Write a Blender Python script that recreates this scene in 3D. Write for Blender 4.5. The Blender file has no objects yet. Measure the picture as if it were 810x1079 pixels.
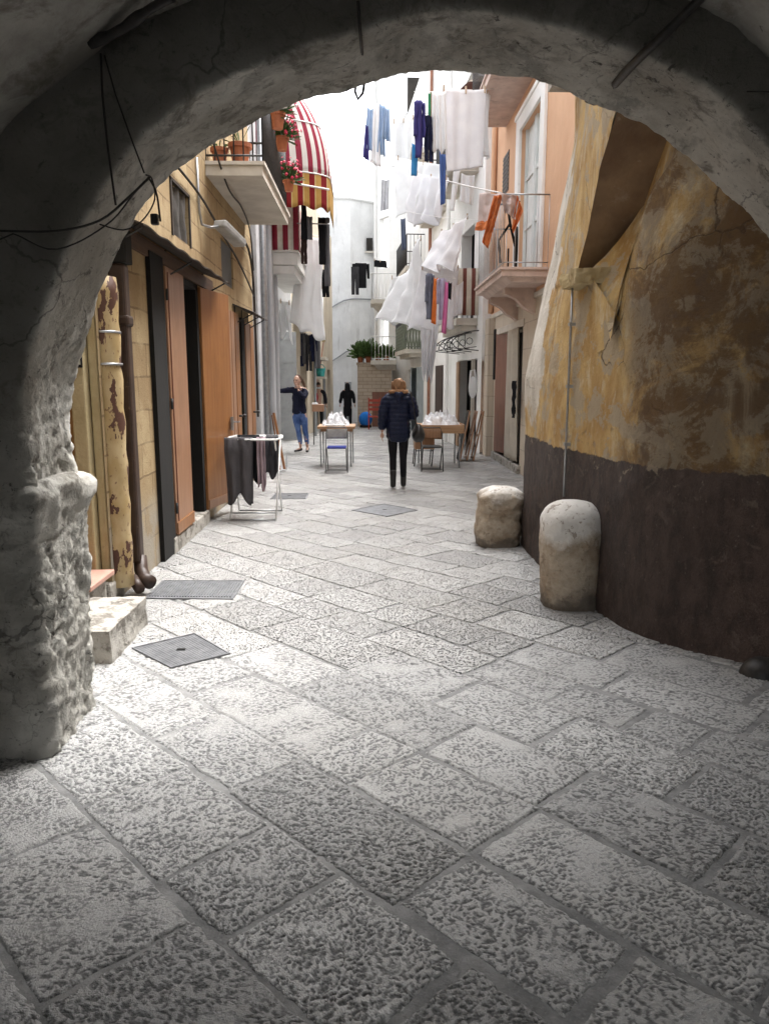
import bpy, math, random
from math import sin, cos, pi, radians, atan, atan2, hypot, sqrt, floor
from mathutils import Vector, Matrix, noise
random.seed(7)
S = bpy.context.scene
COL = S.collection
R = random.random
def U(a, b): return a + (b - a) * R()

# ------------------------------------------------------------------ camera maths (used only to measure real places)
PIT = radians(9.9); YAW = atan(17/800); FP = 800.0; EYE = 1.6
def ray(u, v):
    a = (u-405)/FP; b = (539.5-v)/FP
    f = cos(PIT)+sin(PIT)*b; z = -sin(PIT)+cos(PIT)*b
    return (a*cos(YAW)+f*sin(YAW), f*cos(YAW)-a*sin(YAW), z)
def at(u, v, Y=None, X=None, Z=None):
    r = ray(u, v)
    t = Y/r[1] if Y is not None else X/r[0] if X is not None else (Z-EYE)/r[2]
    return Vector((r[0]*t, r[1]*t, EYE+r[2]*t))
def gz(y): return 0.0 if y < 17 else -0.018*(min(y, 42)-17)

# ------------------------------------------------------------------ materials
MATS = {}
class NT:
    def __init__(s, name):
        s.m = bpy.data.materials.new(name); s.m.use_nodes = True
        s.t = s.m.node_tree; s.t.nodes.clear()
        s.o = s.n('ShaderNodeOutputMaterial'); s.b = s.n('ShaderNodeBsdfPrincipled')
        s.l(s.b, 0, s.o, 0)
        MATS[name] = s.m
    def n(s, k, **kw):
        x = s.t.nodes.new(k)
        for a, v in kw.items(): setattr(x, a, v)
        return x
    def l(s, a, i, b, j): s.t.links.new(a.outputs[i], b.inputs[j])
    def pos(s, world=True, scale=(1,1,1)):
        g = s.n('ShaderNodeNewGeometry') if world else s.n('ShaderNodeTexCoord')
        if scale == (1,1,1): return (g, 'Position' if world else 'Object')
        mp = s.n('ShaderNodeMapping'); mp.inputs['Scale'].default_value = scale
        s.l(g, 'Position' if world else 'Object', mp, 'Vector'); return (mp, 'Vector')
    def noise(s, src, scale, detail=4, rough=.55, dist=0.0):
        x = s.n('ShaderNodeTexNoise'); x.inputs['Scale'].default_value = scale
        x.inputs['Detail'].default_value = detail; x.inputs['Roughness'].default_value = rough
        x.inputs['Distortion'].default_value = dist
        s.l(src[0], src[1], x, 'Vector'); return (x, 0)
    def ramp(s, src, a, b, lo=0.0, hi=1.0):
        x = s.n('ShaderNodeMapRange'); x.interpolation_type = 'SMOOTHSTEP'
        for i, v in enumerate((a, b, lo, hi)): x.inputs[1+i].default_value = v
        s.l(src[0], src[1], x, 0); return (x, 0)
    def math(s, op, a, b=None, c=None):
        x = s.n('ShaderNodeMath', operation=op)
        for i, v in enumerate((a, b, c)):
            if v is None: continue
            if isinstance(v, tuple): s.l(v[0], v[1], x, i)
            else: x.inputs[i].default_value = v
        return (x, 0)
    def mix(s, fac, a, b, blend='MIX'):
        x = s.n('ShaderNodeMix', data_type='RGBA', blend_type=blend)
        for idx, v in ((0, fac), (6, a), (7, b)):
            if isinstance(v, tuple) and hasattr(v[0], 'outputs'): s.l(v[0], v[1], x, idx)
            elif idx == 0: x.inputs[0].default_value = v
            else: x.inputs[idx].default_value = (v[0], v[1], v[2], 1)
        return (x, 2)
    def bump(s, src, strength, dist, prev=None):
        x = s.n('ShaderNodeBump'); x.inputs['Strength'].default_value = strength
        x.inputs['Distance'].default_value = dist
        s.l(src[0], src[1], x, 'Height')
        if prev: s.l(prev[0], prev[1], x, 'Normal')
        return (x, 0)
    def cracks(s, src, scale, width, warp=.25, amt=.8):
        nn = s.n('ShaderNodeTexNoise'); nn.inputs['Scale'].default_value = scale*1.7; nn.inputs['Detail'].default_value = 6
        s.l(src[0], src[1], nn, 'Vector')
        v = s.n('ShaderNodeVectorMath', operation='MULTIPLY_ADD'); s.l(nn, 'Color', v, 0)
        v.inputs[1].default_value = (warp,)*3; s.l(src[0], src[1], v, 2)
        x = s.n('ShaderNodeTexVoronoi', feature='DISTANCE_TO_EDGE'); x.inputs['Scale'].default_value = scale
        s.l(v, 0, x, 'Vector')
        gate = s.ramp(s.noise(src, scale*.8, 3), .48, .58)
        return s.math('MULTIPLY', s.ramp((x, 0), width, width*.25, 0, amt), gate)
    def fin(s, col, rough=.7, normal=None, metal=0.0, spec=.5):
        if isinstance(col[0], bpy.types.Node): s.l(col[0], col[1], s.b, 'Base Color')
        else: s.b.inputs['Base Color'].default_value = (*col, 1)
        if isinstance(rough, tuple): s.l(rough[0], rough[1], s.b, 'Roughness')
        else: s.b.inputs['Roughness'].default_value = rough
        s.b.inputs['Metallic'].default_value = metal
        s.b.inputs['Specular IOR Level'].default_value = spec
        if normal: s.l(normal[0], normal[1], s.b, 'Normal')
        return s.m

def mat(name, c, c2=None, scale=6, rough=.7, bs=30, bump=.3, bd=.004, metal=0, world=False, layers=(), stretch=(1,1,1), spec=.4):
    """base colour with mottling, blotchy layers and a fine bump"""
    if name in MATS: return MATS[name]
    N = NT(name); p = N.pos(world, stretch)
    c2 = c2 or tuple(x*.72 for x in c)
    n1 = N.noise(p, scale, 6, .62)
    col = N.mix(N.ramp(n1, .32, .68), c2, c)
    nb = N.noise(p, bs, 6, .6)
    nrm = N.bump(nb, bump, bd)
    for i, (lc, ls, a, b, amt) in enumerate(layers):
        q = N.pos(world, (1, 1, 1)) ; 
        nn = N.noise((q[0], q[1]), ls, 7, .65, .3*(i % 2))
        f = N.ramp(nn, a, b, 0, amt)
        col = N.mix(f, col, lc)
        nrm = N.bump(f, .5, bd*1.5, nrm)
    return N.fin(col, rough, nrm, metal, spec)

def fabric(name, c, c2=None, trans=0.0):
    if name in MATS: return MATS[name]
    N = NT(name); p = N.pos(False)
    c2 = c2 or tuple(x*.85 for x in c)
    col = N.mix(N.ramp(N.noise(p, 5, 4), .35, .65), c2, c)
    nrm = N.bump(N.noise(p, 260, 2), .25, .002, N.bump(N.noise(p, 9, 5, .6, .4), .5, .02))
    m = N.fin(col, .85, nrm, 0, .15)
    if trans > 0:
        tr = N.n('ShaderNodeBsdfTranslucent'); N.l(col[0], col[1], tr, 0)
        ms = N.n('ShaderNodeMixShader'); ms.inputs[0].default_value = trans
        N.l(N.b, 0, ms, 1); N.l(tr, 0, ms, 2); N.l(ms, 0, N.o, 0)
    return m

def striped(name, cols, period, axis='X', world=False, off=0.0, trans=.2, hard=True):
    """woven stripes across one axis: cols = [(width fraction, colour)...]"""
    N = NT(name)
    p = N.pos(world)
    sp = N.n('ShaderNodeSeparateXYZ'); N.l(p[0], p[1], sp, 0)
    x = N.math('ADD', (sp, axis), off)
    fr = N.math('FRACT', N.math('DIVIDE', x, period))
    r = N.n('ShaderNodeValToRGB'); r.color_ramp.interpolation = 'CONSTANT'
    acc = 0
    el = r.color_ramp.elements
    for i, (w, c) in enumerate(cols):
        e = el[i] if i < 2 else el.new(acc)
        e.position = acc; e.color = (*c, 1); acc += w
    N.l(fr[0], 0, r, 0)
    dirt = N.mix(N.ramp(N.noise(N.pos(False), 7, 5), .3, .7), (.86, .84, .8), (1, 1, 1))
    col = N.mix(1.0, (r, 0), dirt, 'MULTIPLY')
    nrm = N.bump(N.noise(N.pos(False), 240, 2), .2, .002)
    m = N.fin(col, .85, nrm, 0, .15)
    tr = N.n('ShaderNodeBsdfTranslucent'); N.l(col[0], col[1], tr, 0)
    ms = N.n('ShaderNodeMixShader'); ms.inputs[0].default_value = trans
    N.l(N.b, 0, ms, 1); N.l(tr, 0, ms, 2); N.l(ms, 0, N.o, 0)
    return m

# ---- particular surfaces
def m_paving():
    N = NT('worn_limestone'); p = N.pos(True)
    at_ = N.n('ShaderNodeAttribute', attribute_name='tone'); sp = N.n('ShaderNodeSeparateColor'); N.l(at_, 'Color', sp, 0)
    # warped coordinates, per-slab direction of the chisel marks
    w = N.n('ShaderNodeVectorMath', operation='ADD')
    N.l(p[0], p[1], w, 0)
    sc = N.n('ShaderNodeVectorMath', operation='SCALE'); sc.inputs['Scale'].default_value = 37.0
    N.l(at_, 'Color', sc, 0); N.l(sc, 0, w, 1)
    mp = N.n('ShaderNodeMapping'); mp.inputs['Scale'].default_value = (1, 1.35, 1)
    rot = N.n('ShaderNodeVectorRotate', rotation_type='Z_AXIS')
    N.l(w, 0, rot, 'Vector'); ang = N.math('MULTIPLY', (sp, 0), 6.28); N.l(ang[0], 0, rot, 'Angle')
    N.l(rot, 0, mp, 'Vector')
    W = (mp, 'Vector')
    n_f = N.noise(W, 58, 4, .6, .8)
    n_c = N.noise(p, 3.2, 5, .6)
    n_m = N.noise(p, 11, 5, .6)
    wn = N.n('ShaderNodeTexNoise'); wn.inputs['Scale'].default_value = 30; wn.inputs['Detail'].default_value = 3; N.l(mp, 'Vector', wn, 'Vector')
    wv = N.n('ShaderNodeVectorMath', operation='MULTIPLY_ADD'); N.l(wn, 'Color', wv, 0); wv.inputs[1].default_value = (.035,)*3; N.l(mp, 'Vector', wv, 2)
    vo = N.n('ShaderNodeTexVoronoi', feature='F1'); vo.inputs['Scale'].default_value = 54; N.l(wv, 0, vo, 'Vector')
    vsm = N.math('ADD', (vo, 0), N.math('MULTIPLY', N.math('SUBTRACT', n_f, .5), 1.5))
    pit0 = N.ramp(vsm, .46, .16)                          # 1 in the pits
    amt = N.math('MULTIPLY', N.ramp(N.math('ADD', n_m, N.math('MULTIPLY', (sp, 1), .3)), .42, .68), 1.0)
    pat = N.n('ShaderNodeAttribute', attribute_name='pit'); far = N.math('LESS_THAN', (pat, 'Fac'), -.01)
    pit_far = N.math('MULTIPLY', pit0, N.math('ADD', N.math('MULTIPLY', amt, .8), .2))
    pit_near = N.math('MAXIMUM', (pat, 'Fac'), 0.0)
    pit = N.math('ADD', N.math('MULTIPLY', far, pit_far), N.math('MULTIPLY', N.math('SUBTRACT', 1.0, far), pit_near))
    base = N.mix((sp, 2), (.38, .38, .375), (.61, .608, .598))
    base = N.mix(N.ramp(n_c, .35, .7, 0, .45), base, (.40, .395, .38))
    base = N.mix(N.ramp(N.noise(p, .55, 4), .45, .65, 0, .35), base, (.50, .485, .45))
    base = N.mix(N.ramp(N.noise(p, 150, 3), .5, .8, 0, .3), base, (.62, .61, .58))
    col = N.mix(N.math('MULTIPLY', pit, .82), base, (.055, .057, .058))
    h = N.math('ADD', N.math('MULTIPLY', N.math('MULTIPLY', pit_far, far), -1.0), N.math('MULTIPLY', N.noise(W, 120, 3), .25))
    nrm = N.bump(h, 1.0, .03, N.bump(n_m, .5, .02))
    rg = N.ramp(pit, 0, .8, .24, .75)
    return N.fin(col, rg, nrm, 0, .5)

def m_mortar():
    N = NT('street_mortar'); p = N.pos(True)
    col = N.mix(N.ramp(N.noise(p, 8, 7, .65), .3, .7), (.15, .152, .152), (.30, .30, .295))
    col = N.mix(N.ramp(N.noise(p, 130, 3), .55, .75, 0, .5), col, (.36, .35, .33))
    nrm = N.bump(N.noise(p, 90, 5, .7), .6, .006, N.bump(N.noise(p, 14, 4), .5, .015))
    return N.fin(col, .8, nrm)

def m_arch():
    N = NT('weathered_arch_plaster'); p = N.pos(True)
    g = N.noise(p, 2.3, 8, .65)
    col = N.mix(N.ramp(g, .34, .66), (.48, .455, .40), (.78, .76, .70))
    col = N.mix(N.ramp(N.noise(p, 6.5, 8, .7, .5), .52, .66, 0, .75), col, (.18, .16, .13))
    col = N.mix(N.ramp(N.noise(p, 17, 6, .7, .8), .60, .68, 0, .85), col, (.055, .05, .045))
    col = N.mix(N.ramp(N.noise(p, 55, 4, .6), .6, .75, 0, .6), col, (.10, .09, .08))
    # soot high up; the front face mixed darker, more so upwards
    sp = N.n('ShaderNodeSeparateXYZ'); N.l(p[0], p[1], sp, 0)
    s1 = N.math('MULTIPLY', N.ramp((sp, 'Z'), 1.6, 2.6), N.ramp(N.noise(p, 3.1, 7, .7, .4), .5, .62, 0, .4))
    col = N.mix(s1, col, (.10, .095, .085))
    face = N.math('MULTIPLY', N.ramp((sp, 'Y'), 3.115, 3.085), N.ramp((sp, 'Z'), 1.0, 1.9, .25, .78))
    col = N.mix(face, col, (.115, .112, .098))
    ck = N.cracks(p, 1.6, .010, .4, .55); ck2 = N.cracks(p, 5.5, .02, .2, .3)
    col = N.mix(ck, col, (.05, .045, .04)); col = N.mix(ck2, col, (.09, .08, .07))
    hc = N.math('SUBTRACT', N.math('SUBTRACT', N.noise(p, 5, 9, .7, .5), ck), N.math('MULTIPLY', ck2, .5))
    nrm0 = N.bump(hc, .8, .03)
    nrm = N.bump(N.noise(p, 16, 9, .75, .9), 1.0, .035, nrm0) if False else N.bump(N.noise(p, 30, 9, .8, .9), 1.0, .022, N.bump(N.noise(p, 90, 6, .75), .8, .006, nrm0))
    return N.fin(col, .72, nrm, 0, .45)

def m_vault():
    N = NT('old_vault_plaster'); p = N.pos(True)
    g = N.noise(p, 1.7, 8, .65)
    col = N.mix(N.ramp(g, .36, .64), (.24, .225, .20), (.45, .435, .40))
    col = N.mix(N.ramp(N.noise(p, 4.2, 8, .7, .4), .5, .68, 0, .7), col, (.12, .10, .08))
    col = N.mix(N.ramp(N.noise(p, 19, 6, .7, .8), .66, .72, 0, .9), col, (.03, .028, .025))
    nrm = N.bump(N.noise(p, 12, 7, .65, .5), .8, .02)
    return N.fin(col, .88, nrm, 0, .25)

def m_ochre():
    """ochre limewash over a dark brown dado, with pale patches and a pale plaster strip at the street corner"""
    N = NT('ochre_limewash_and_brown_dado'); p = N.pos(True)
    sp = N.n('ShaderNodeSeparateXYZ'); N.l(p[0], p[1], sp, 0)
    st = N.pos(True, (2.4, 2.4, 1.2))
    col = N.mix(N.ramp(N.noise(st, 1.6, 7, .65), .34, .66), (.40, .24, .085), (.60, .42, .18))
    col = N.mix(N.ramp(N.noise(st, 3.3, 7, .7), .50, .66, 0, .75), col, (.62, .53, .36))
    col = N.mix(N.ramp(N.noise(p, 2.6, 8, .7, .3), .535, .555, 0, .85), col, (.42, .35, .25))
    # deep bay wall: patched plaster, with the recess shade put into a darker colour
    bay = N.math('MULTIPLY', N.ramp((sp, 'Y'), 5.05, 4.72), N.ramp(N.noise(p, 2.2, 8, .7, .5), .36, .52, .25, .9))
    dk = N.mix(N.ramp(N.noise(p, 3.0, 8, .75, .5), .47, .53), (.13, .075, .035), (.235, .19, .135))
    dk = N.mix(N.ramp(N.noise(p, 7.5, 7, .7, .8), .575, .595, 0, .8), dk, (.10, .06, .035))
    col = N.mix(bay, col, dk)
    # pale plaster strip
    wob = N.math('MULTIPLY', N.math('SUBTRACT', N.noise(p, 2.8, 6, .6), .5), 1.1)
    edge = N.math('ADD', (sp, 'Y'), wob)
    zed = N.math('ADD', (sp, 'Z'), wob)
    strip = N.math('MULTIPLY', N.ramp(edge, 6.62, 6.70), N.math('MULTIPLY', N.ramp(zed, 1.25, 1.4), N.ramp(zed, 3.7, 3.4)))
    grey = N.mix(N.ramp(N.noise(st, 1.2, 7, .65), .35, .65), (.52, .48, .41), (.74, .70, .63))
    col = N.mix(strip, col, grey)
    # dado
    zz = N.math('ADD', (sp, 'Z'), N.math('MULTIPLY', N.math('SUBTRACT', N.noise(p, 9, 8, .75), .5), .11))
    br = N.mix(N.ramp(N.noise(st, 4.5, 8, .7), .35, .65), (.052, .036, .030), (.110, .074, .060))
    br = N.mix(N.ramp(N.noise(p, 6.0, 7, .7, .5), .58, .66, 0, .5), br, (.20, .15, .12))
    br = N.mix(N.ramp(N.noise(p, 60, 4), .66, .72, 0, .6), br, (.30, .25, .2))
    d = N.ramp(zz, 1.085, 1.075)
    col = N.mix(d, col, br)
    ck = N.cracks(p, 1.3, .008, .4, .6); ck2 = N.cracks(p, 5.0, .014, .15, .25)
    col = N.mix(ck, col, (.06, .035, .02)); col = N.mix(ck2, col, (.09, .055, .035))
    chip = N.math('MULTIPLY', N.ramp(N.noise(p, 8, 7, .75, .4), .60, .615), N.math('MULTIPLY', N.ramp(zz, 1.45, 1.05, 0, .85), N.ramp(zz, .86, 1.02)))
    col = N.mix(chip, col, (.36, .29, .21))
    hh = N.math('MULTIPLY', d, N.noise(N.pos(True, (1, 1, .75)), 26, 8, .75, 1.2))
    nrm = N.bump(hh, 1.0, .045, N.bump(N.noise(p, 22, 9, .78, .3), .9, .02, N.bump(N.math('SUBTRACT', N.noise(p, 4.5, 9, .72), N.math('ADD', ck, chip)), .9, .05)))
    rg = N.ramp(zz, 1.08, 1.07, .85, .62)
    return N.fin(col, rg, nrm, 0, .35)

def m_ashlar():
    N = NT('yellow_tufa_blocks'); p = N.pos(True)
    sp = N.n('ShaderNodeSeparateXYZ'); N.l(p[0], p[1], sp, 0)
    cb = N.n('ShaderNodeCombineXYZ')
    wy = N.math('ADD', (sp, 'Y'), N.math('MULTIPLY', N.math('SUBTRACT', N.noise(p, 2.5, 3), .5), .07))
    wz = N.math('ADD', (sp, 'Z'), N.math('MULTIPLY', N.math('SUBTRACT', N.noise(p, 2.1, 3), .5), .06))
    N.l(wy[0], 0, cb, 0); N.l(wz[0], 0, cb, 1)
    b = N.n('ShaderNodeTexBrick'); N.l(cb, 0, b, 'Vector')
    b.inputs['Scale'].default_value = 1.0; b.inputs['Brick Width'].default_value = .52
    b.inputs['Row Height'].default_value = .27; b.inputs['Mortar Size'].default_value = .011
    b.inputs['Mortar Smooth'].default_value = .4; b.inputs['Bias'].default_value = -.1
    b.inputs['Color1'].default_value = (.38, .285, .16, 1); b.inputs['Color2'].default_value = (.29, .205, .11, 1)
    b.inputs['Mortar'].default_value = (.19, .13, .07, 1)
    col = N.mix(N.ramp(N.noise(p, 2.2, 7, .65), .45, .62, 0, .6), (b, 0), (.43, .34, .20))
    col = N.mix(N.ramp(N.noise(p, 9, 7, .7), .55, .68, 0, .6), col, (.27, .18, .095))
    col = N.mix(N.ramp(N.noise(p, 34, 5, .7, .4), .62, .70, 0, .8), col, (.13, .085, .05))
    lo = N.math('MULTIPLY', N.ramp((sp, 'Z'), .75, .35), N.ramp(N.noise(p, 5, 6), .4, .55, .3, .9))
    col = N.mix(lo, col, (.33, .30, .25))
    nrm = N.bump((b, 'Fac'), -.8, .014, N.bump(N.noise(p, 30, 7, .7, .6), .8, .012))
    return N.fin(col, .85, nrm, 0, .25)

def m_rustpipe():
    N = NT('flaking_ochre_paint'); p = N.pos(True, (1, 1, .55))
    base = N.mix(N.ramp(N.noise(p, 9, 5), .35, .65), (.38, .27, .12), (.47, .36, .20))
    f = N.ramp(N.noise(p, 7.5, 5, .6, .3), .545, .56)
    col = N.mix(f, base, (.085, .035, .022))
    col = N.mix(N.ramp(N.noise(p, 40, 4), .62, .66, 0, .7), col, (.14, .06, .04))
    nrm = N.bump(f, -.8, .006, N.bump(N.noise(p, 60, 4), .3, .003))
    return N.fin(col, .6, nrm)

def m_wallpaint(name, c, dirt, stain=(.35,.33,.3), sc=1.2, amt=.6):
    N = NT(name); p = N.pos(True)
    st = N.pos(True, (3, 3, .5))
    col = N.mix(N.ramp(N.noise(p, sc, 7, .62), .35, .7), dirt, c)
    col = N.mix(N.ramp(N.noise(st, 1.4, 7, .7), .54, .72, 0, amt), col, stain)
    col = N.mix(N.ramp(N.noise(p, 13, 6, .7), .62, .7, 0, amt*.7), col, stain)
    nrm = N.bump(N.noise(p, 40, 5, .6), .4, .006, N.bump(N.noise(p, 5, 4), .5, .03))
    return N.fin(col, .85, nrm, 0, .25)

def m_blocks(name, c1, c2, mortar, bw=.6, bh=.3):
    N = NT(name); p = N.pos(True)
    sp = N.n('ShaderNodeSeparateXYZ'); N.l(p[0], p[1], sp, 0)
    cb = N.n('ShaderNodeCombineXYZ'); s = N.math('ADD', (sp, 'Y'), (sp, 'X'))
    N.l(s[0], 0, cb, 0); N.l(sp, 'Z', cb, 1)
    b = N.n('ShaderNodeTexBrick'); N.l(cb, 0, b, 'Vector')
    b.inputs['Scale'].default_value = 1.0; b.inputs['Brick Width'].default_value = bw
    b.inputs['Row Height'].default_value = bh; b.inputs['Mortar Size'].default_value = .008
    b.inputs['Color1'].default_value = (*c1, 1); b.inputs['Color2'].default_value = (*c2, 1); b.inputs['Mortar'].default_value = (*mortar, 1)
    col = N.mix(N.ramp(N.noise(p, 2.2, 7, .65), .4, .7, 0, .5), (b, 0), c1)
    col = N.mix(N.ramp(N.noise(N.pos(True, (3, 3, .6)), 2.4, 7, .7), .56, .7, 0, .5), col, tuple(x*.55 for x in c2))
    nrm = N.bump((b, 'Fac'), -.5, .01, N.bump(N.noise(p, 35, 5, .6), .5, .008))
    return N.fin(col, .85, nrm, 0, .25)

def m_wood(name, c1, c2, along='Z', rough=.45, sc=1.0):
    N = NT(name)
    stv = {'Z': (14*sc, 14*sc, .7*sc), 'X': (.7*sc, 14*sc, 14*sc), 'Y': (14*sc, .7*sc, 14*sc)}[along]
    p = N.pos(True, stv)
    col = N.mix(N.ramp(N.noise(p, 2.2, 6, .6, .6), .3, .7), c2, c1)
    col = N.mix(N.ramp(N.noise(N.pos(True), 3, 5), .5, .7, 0, .35), col, tuple(x*.7 for x in c2))
    nrm = N.bump(N.noise(p, 6, 5), .25, .003)
    return N.fin(col, rough, nrm)

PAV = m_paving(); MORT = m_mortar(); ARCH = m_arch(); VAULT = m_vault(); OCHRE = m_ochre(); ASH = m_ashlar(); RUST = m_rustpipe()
PEACH = m_wallpaint('peach_render', (.66, .42, .27), (.60, .37, .235), (.45, .30, .2), amt=.3)
WHITE = m_wallpaint('aged_white_render', (.86, .855, .84), (.77, .765, .74), (.50, .48, .45), amt=.45)
WHITE2 = m_wallpaint('streaked_white_render', (.85, .85, .84), (.74, .74, .73), (.48, .47, .45), amt=.65)
GREYW = m_wallpaint('pale_grey_render', (.55, .56, .57), (.42, .43, .45), (.28, .28, .29))
BEIGE = m_blocks('beige_limestone_blocks', (.56, .49, .40), (.50, .43, .34), (.36, .30, .24), .9, .42)
BLOCK = m_blocks('brown_grey_stone', (.50, .42, .33), (.42, .34, .26), (.22, .17, .13), .35, .14)
OCHRE2 = m_wallpaint('plain_ochre_render', (.34, .19, .07), (.27, .145, .05), (.25, .15, .07), 2)
CREAM = m_wallpaint('yellowed_cream_paint', (.46, .38, .23), (.38, .30, .16), (.24, .17, .09), 2, .6)
SLAB = mat('balcony_concrete', (.62, .58, .51), (.50, .46, .40), 3, .85, 25, .3, .005, world=True, layers=(((.35,.31,.26), 5, .6, .75, .5),))
PINKST = mat('pinkish_balcony_stone', (.60, .48, .42), (.48, .37, .32), 4, .85, 25, .3, .005, world=True, layers=(((.33,.27,.24), 5, .56, .7, .7),))
IRON = mat('black_ironwork', (.020, .020, .022), (.04, .038, .036), 30, .5, 60, .2, .002)
GALV = mat('galvanised_metal', (.42, .43, .44), (.32, .33, .34), 18, .35, 60, .15, .001, metal=.8)
WPLAST = mat('white_coated_wire', (.75, .75, .74), (.66, .66, .65), 20, .4)
BLACKV = mat('matt_black', (.006, .0055, .005), (.010, .009, .008), 3, .9)  # near-black colour of frames, fittings, tyre and small markings
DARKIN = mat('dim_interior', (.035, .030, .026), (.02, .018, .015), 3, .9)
BRPIPE = mat('dark_brown_downpipe', (.035, .020, .014), (.055, .032, .022), 8, .5, 40, .3, .003, layers=(((.16,.10,.06), 14, .62, .7, .5),))
DOORW = m_wood('varnished_orange_wood', (.32, .145, .052), (.235, .098, .034), 'Z', .38)
DOORW2 = m_wood('faded_varnished_wood', (.35, .195, .115), (.27, .14, .078), 'Z', .42)
BRWOOD = m_wood('red_brown_door_wood', (.24, .105, .065), (.17, .07, .045), 'Z', .5)
TABW = m_wood('raw_table_wood', (.44, .27, .15), (.32, .18, .09), 'X', .6)
TABW2 = m_wood('old_plank_wood', (.33, .185, .10), (.22, .11, .055), 'Z', .6)
GREYD = mat('grey_painted_door', (.33, .345, .35), (.28, .29, .295), 5, .55, 30, .2, .002, layers=(((.2,.2,.2), 9, .6, .7, .5),))
BLUEGR = mat('blue_grey_painted_door', (.36, .41, .44), (.30, .345, .37), 5, .55)
TIN = mat('dark_tin_sheet', (.035, .032, .03), (.07, .055, .045), 6, .6, 30, .3, .004, metal=.3)
STEP = mat('worn_step_stone', (.46, .44, .40), (.33, .31, .275), 7, .75, 28, .9, .016, world=True, layers=(((.12,.105,.085), 9, .50, .60, .75),))
BOLL = mat('pale_guard_stone', (.62, .58, .52), (.47, .40, .32), 5, .75, 22, .8, .014, world=True, layers=(((.30,.20,.12), 6, .52, .64, .6), ((.62,.6,.56), 9, .6, .7, .5)))
def m_boll():
    N = NT('guard_stone_limewash'); p = N.pos(True); sp = N.n('ShaderNodeSeparateXYZ'); N.l(p[0], p[1], sp, 0)
    col = N.mix(N.ramp(N.noise(p, 7, 8, .7), .35, .65), (.34, .265, .19), (.50, .43, .34))
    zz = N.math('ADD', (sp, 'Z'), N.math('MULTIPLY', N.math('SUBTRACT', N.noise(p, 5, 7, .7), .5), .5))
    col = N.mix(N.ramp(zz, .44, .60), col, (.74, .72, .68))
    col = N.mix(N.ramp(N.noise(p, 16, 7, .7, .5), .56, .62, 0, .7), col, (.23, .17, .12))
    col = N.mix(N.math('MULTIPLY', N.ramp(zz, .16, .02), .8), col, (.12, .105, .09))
    return N.fin(col, .8, N.bump(N.noise(p, 22, 9, .75, .5), 1.0, .02), 0, .3)
BOLL = m_boll()
COVER = mat('cast_iron_cover', (.26, .265, .275), (.17, .175, .185), 12, .5, 70, .6, .004, metal=.5, layers=(((.22,.21,.2), 25, .6, .7, .5),))
CABLE = mat('black_rubber_cable', (.018, .017, .016), (.035, .03, .028), 20, .6)
SPIPE = mat('sooty_steel_pipe', (.025, .023, .022), (.05, .045, .04), 20, .5)
TERRA = mat('terracotta', (.40, .14, .065), (.30, .10, .05), 12, .75)
LEAF = mat('green_foliage', (.06, .12, .03), (.03, .065, .018), 14, .55)
LEAF2 = mat('pale_green_foliage', (.10, .17, .05), (.05, .09, .025), 14, .55)
PETR = mat('crimson_petals', (.50, .02, .07), None, 14, .6)
PETW = mat('white_petals', (.75, .73, .74), None, 14, .6)
CLOTHW = fabric('white_cotton', (.86, .865, .87), (.82, .825, .83), .4)
CLOTHS = fabric('sheer_white_cotton', (.86, .86, .87), (.81, .81, .83), .45)
SKIN = mat('skin', (.52, .33, .25), (.47, .28, .21), 12, .5)

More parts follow.
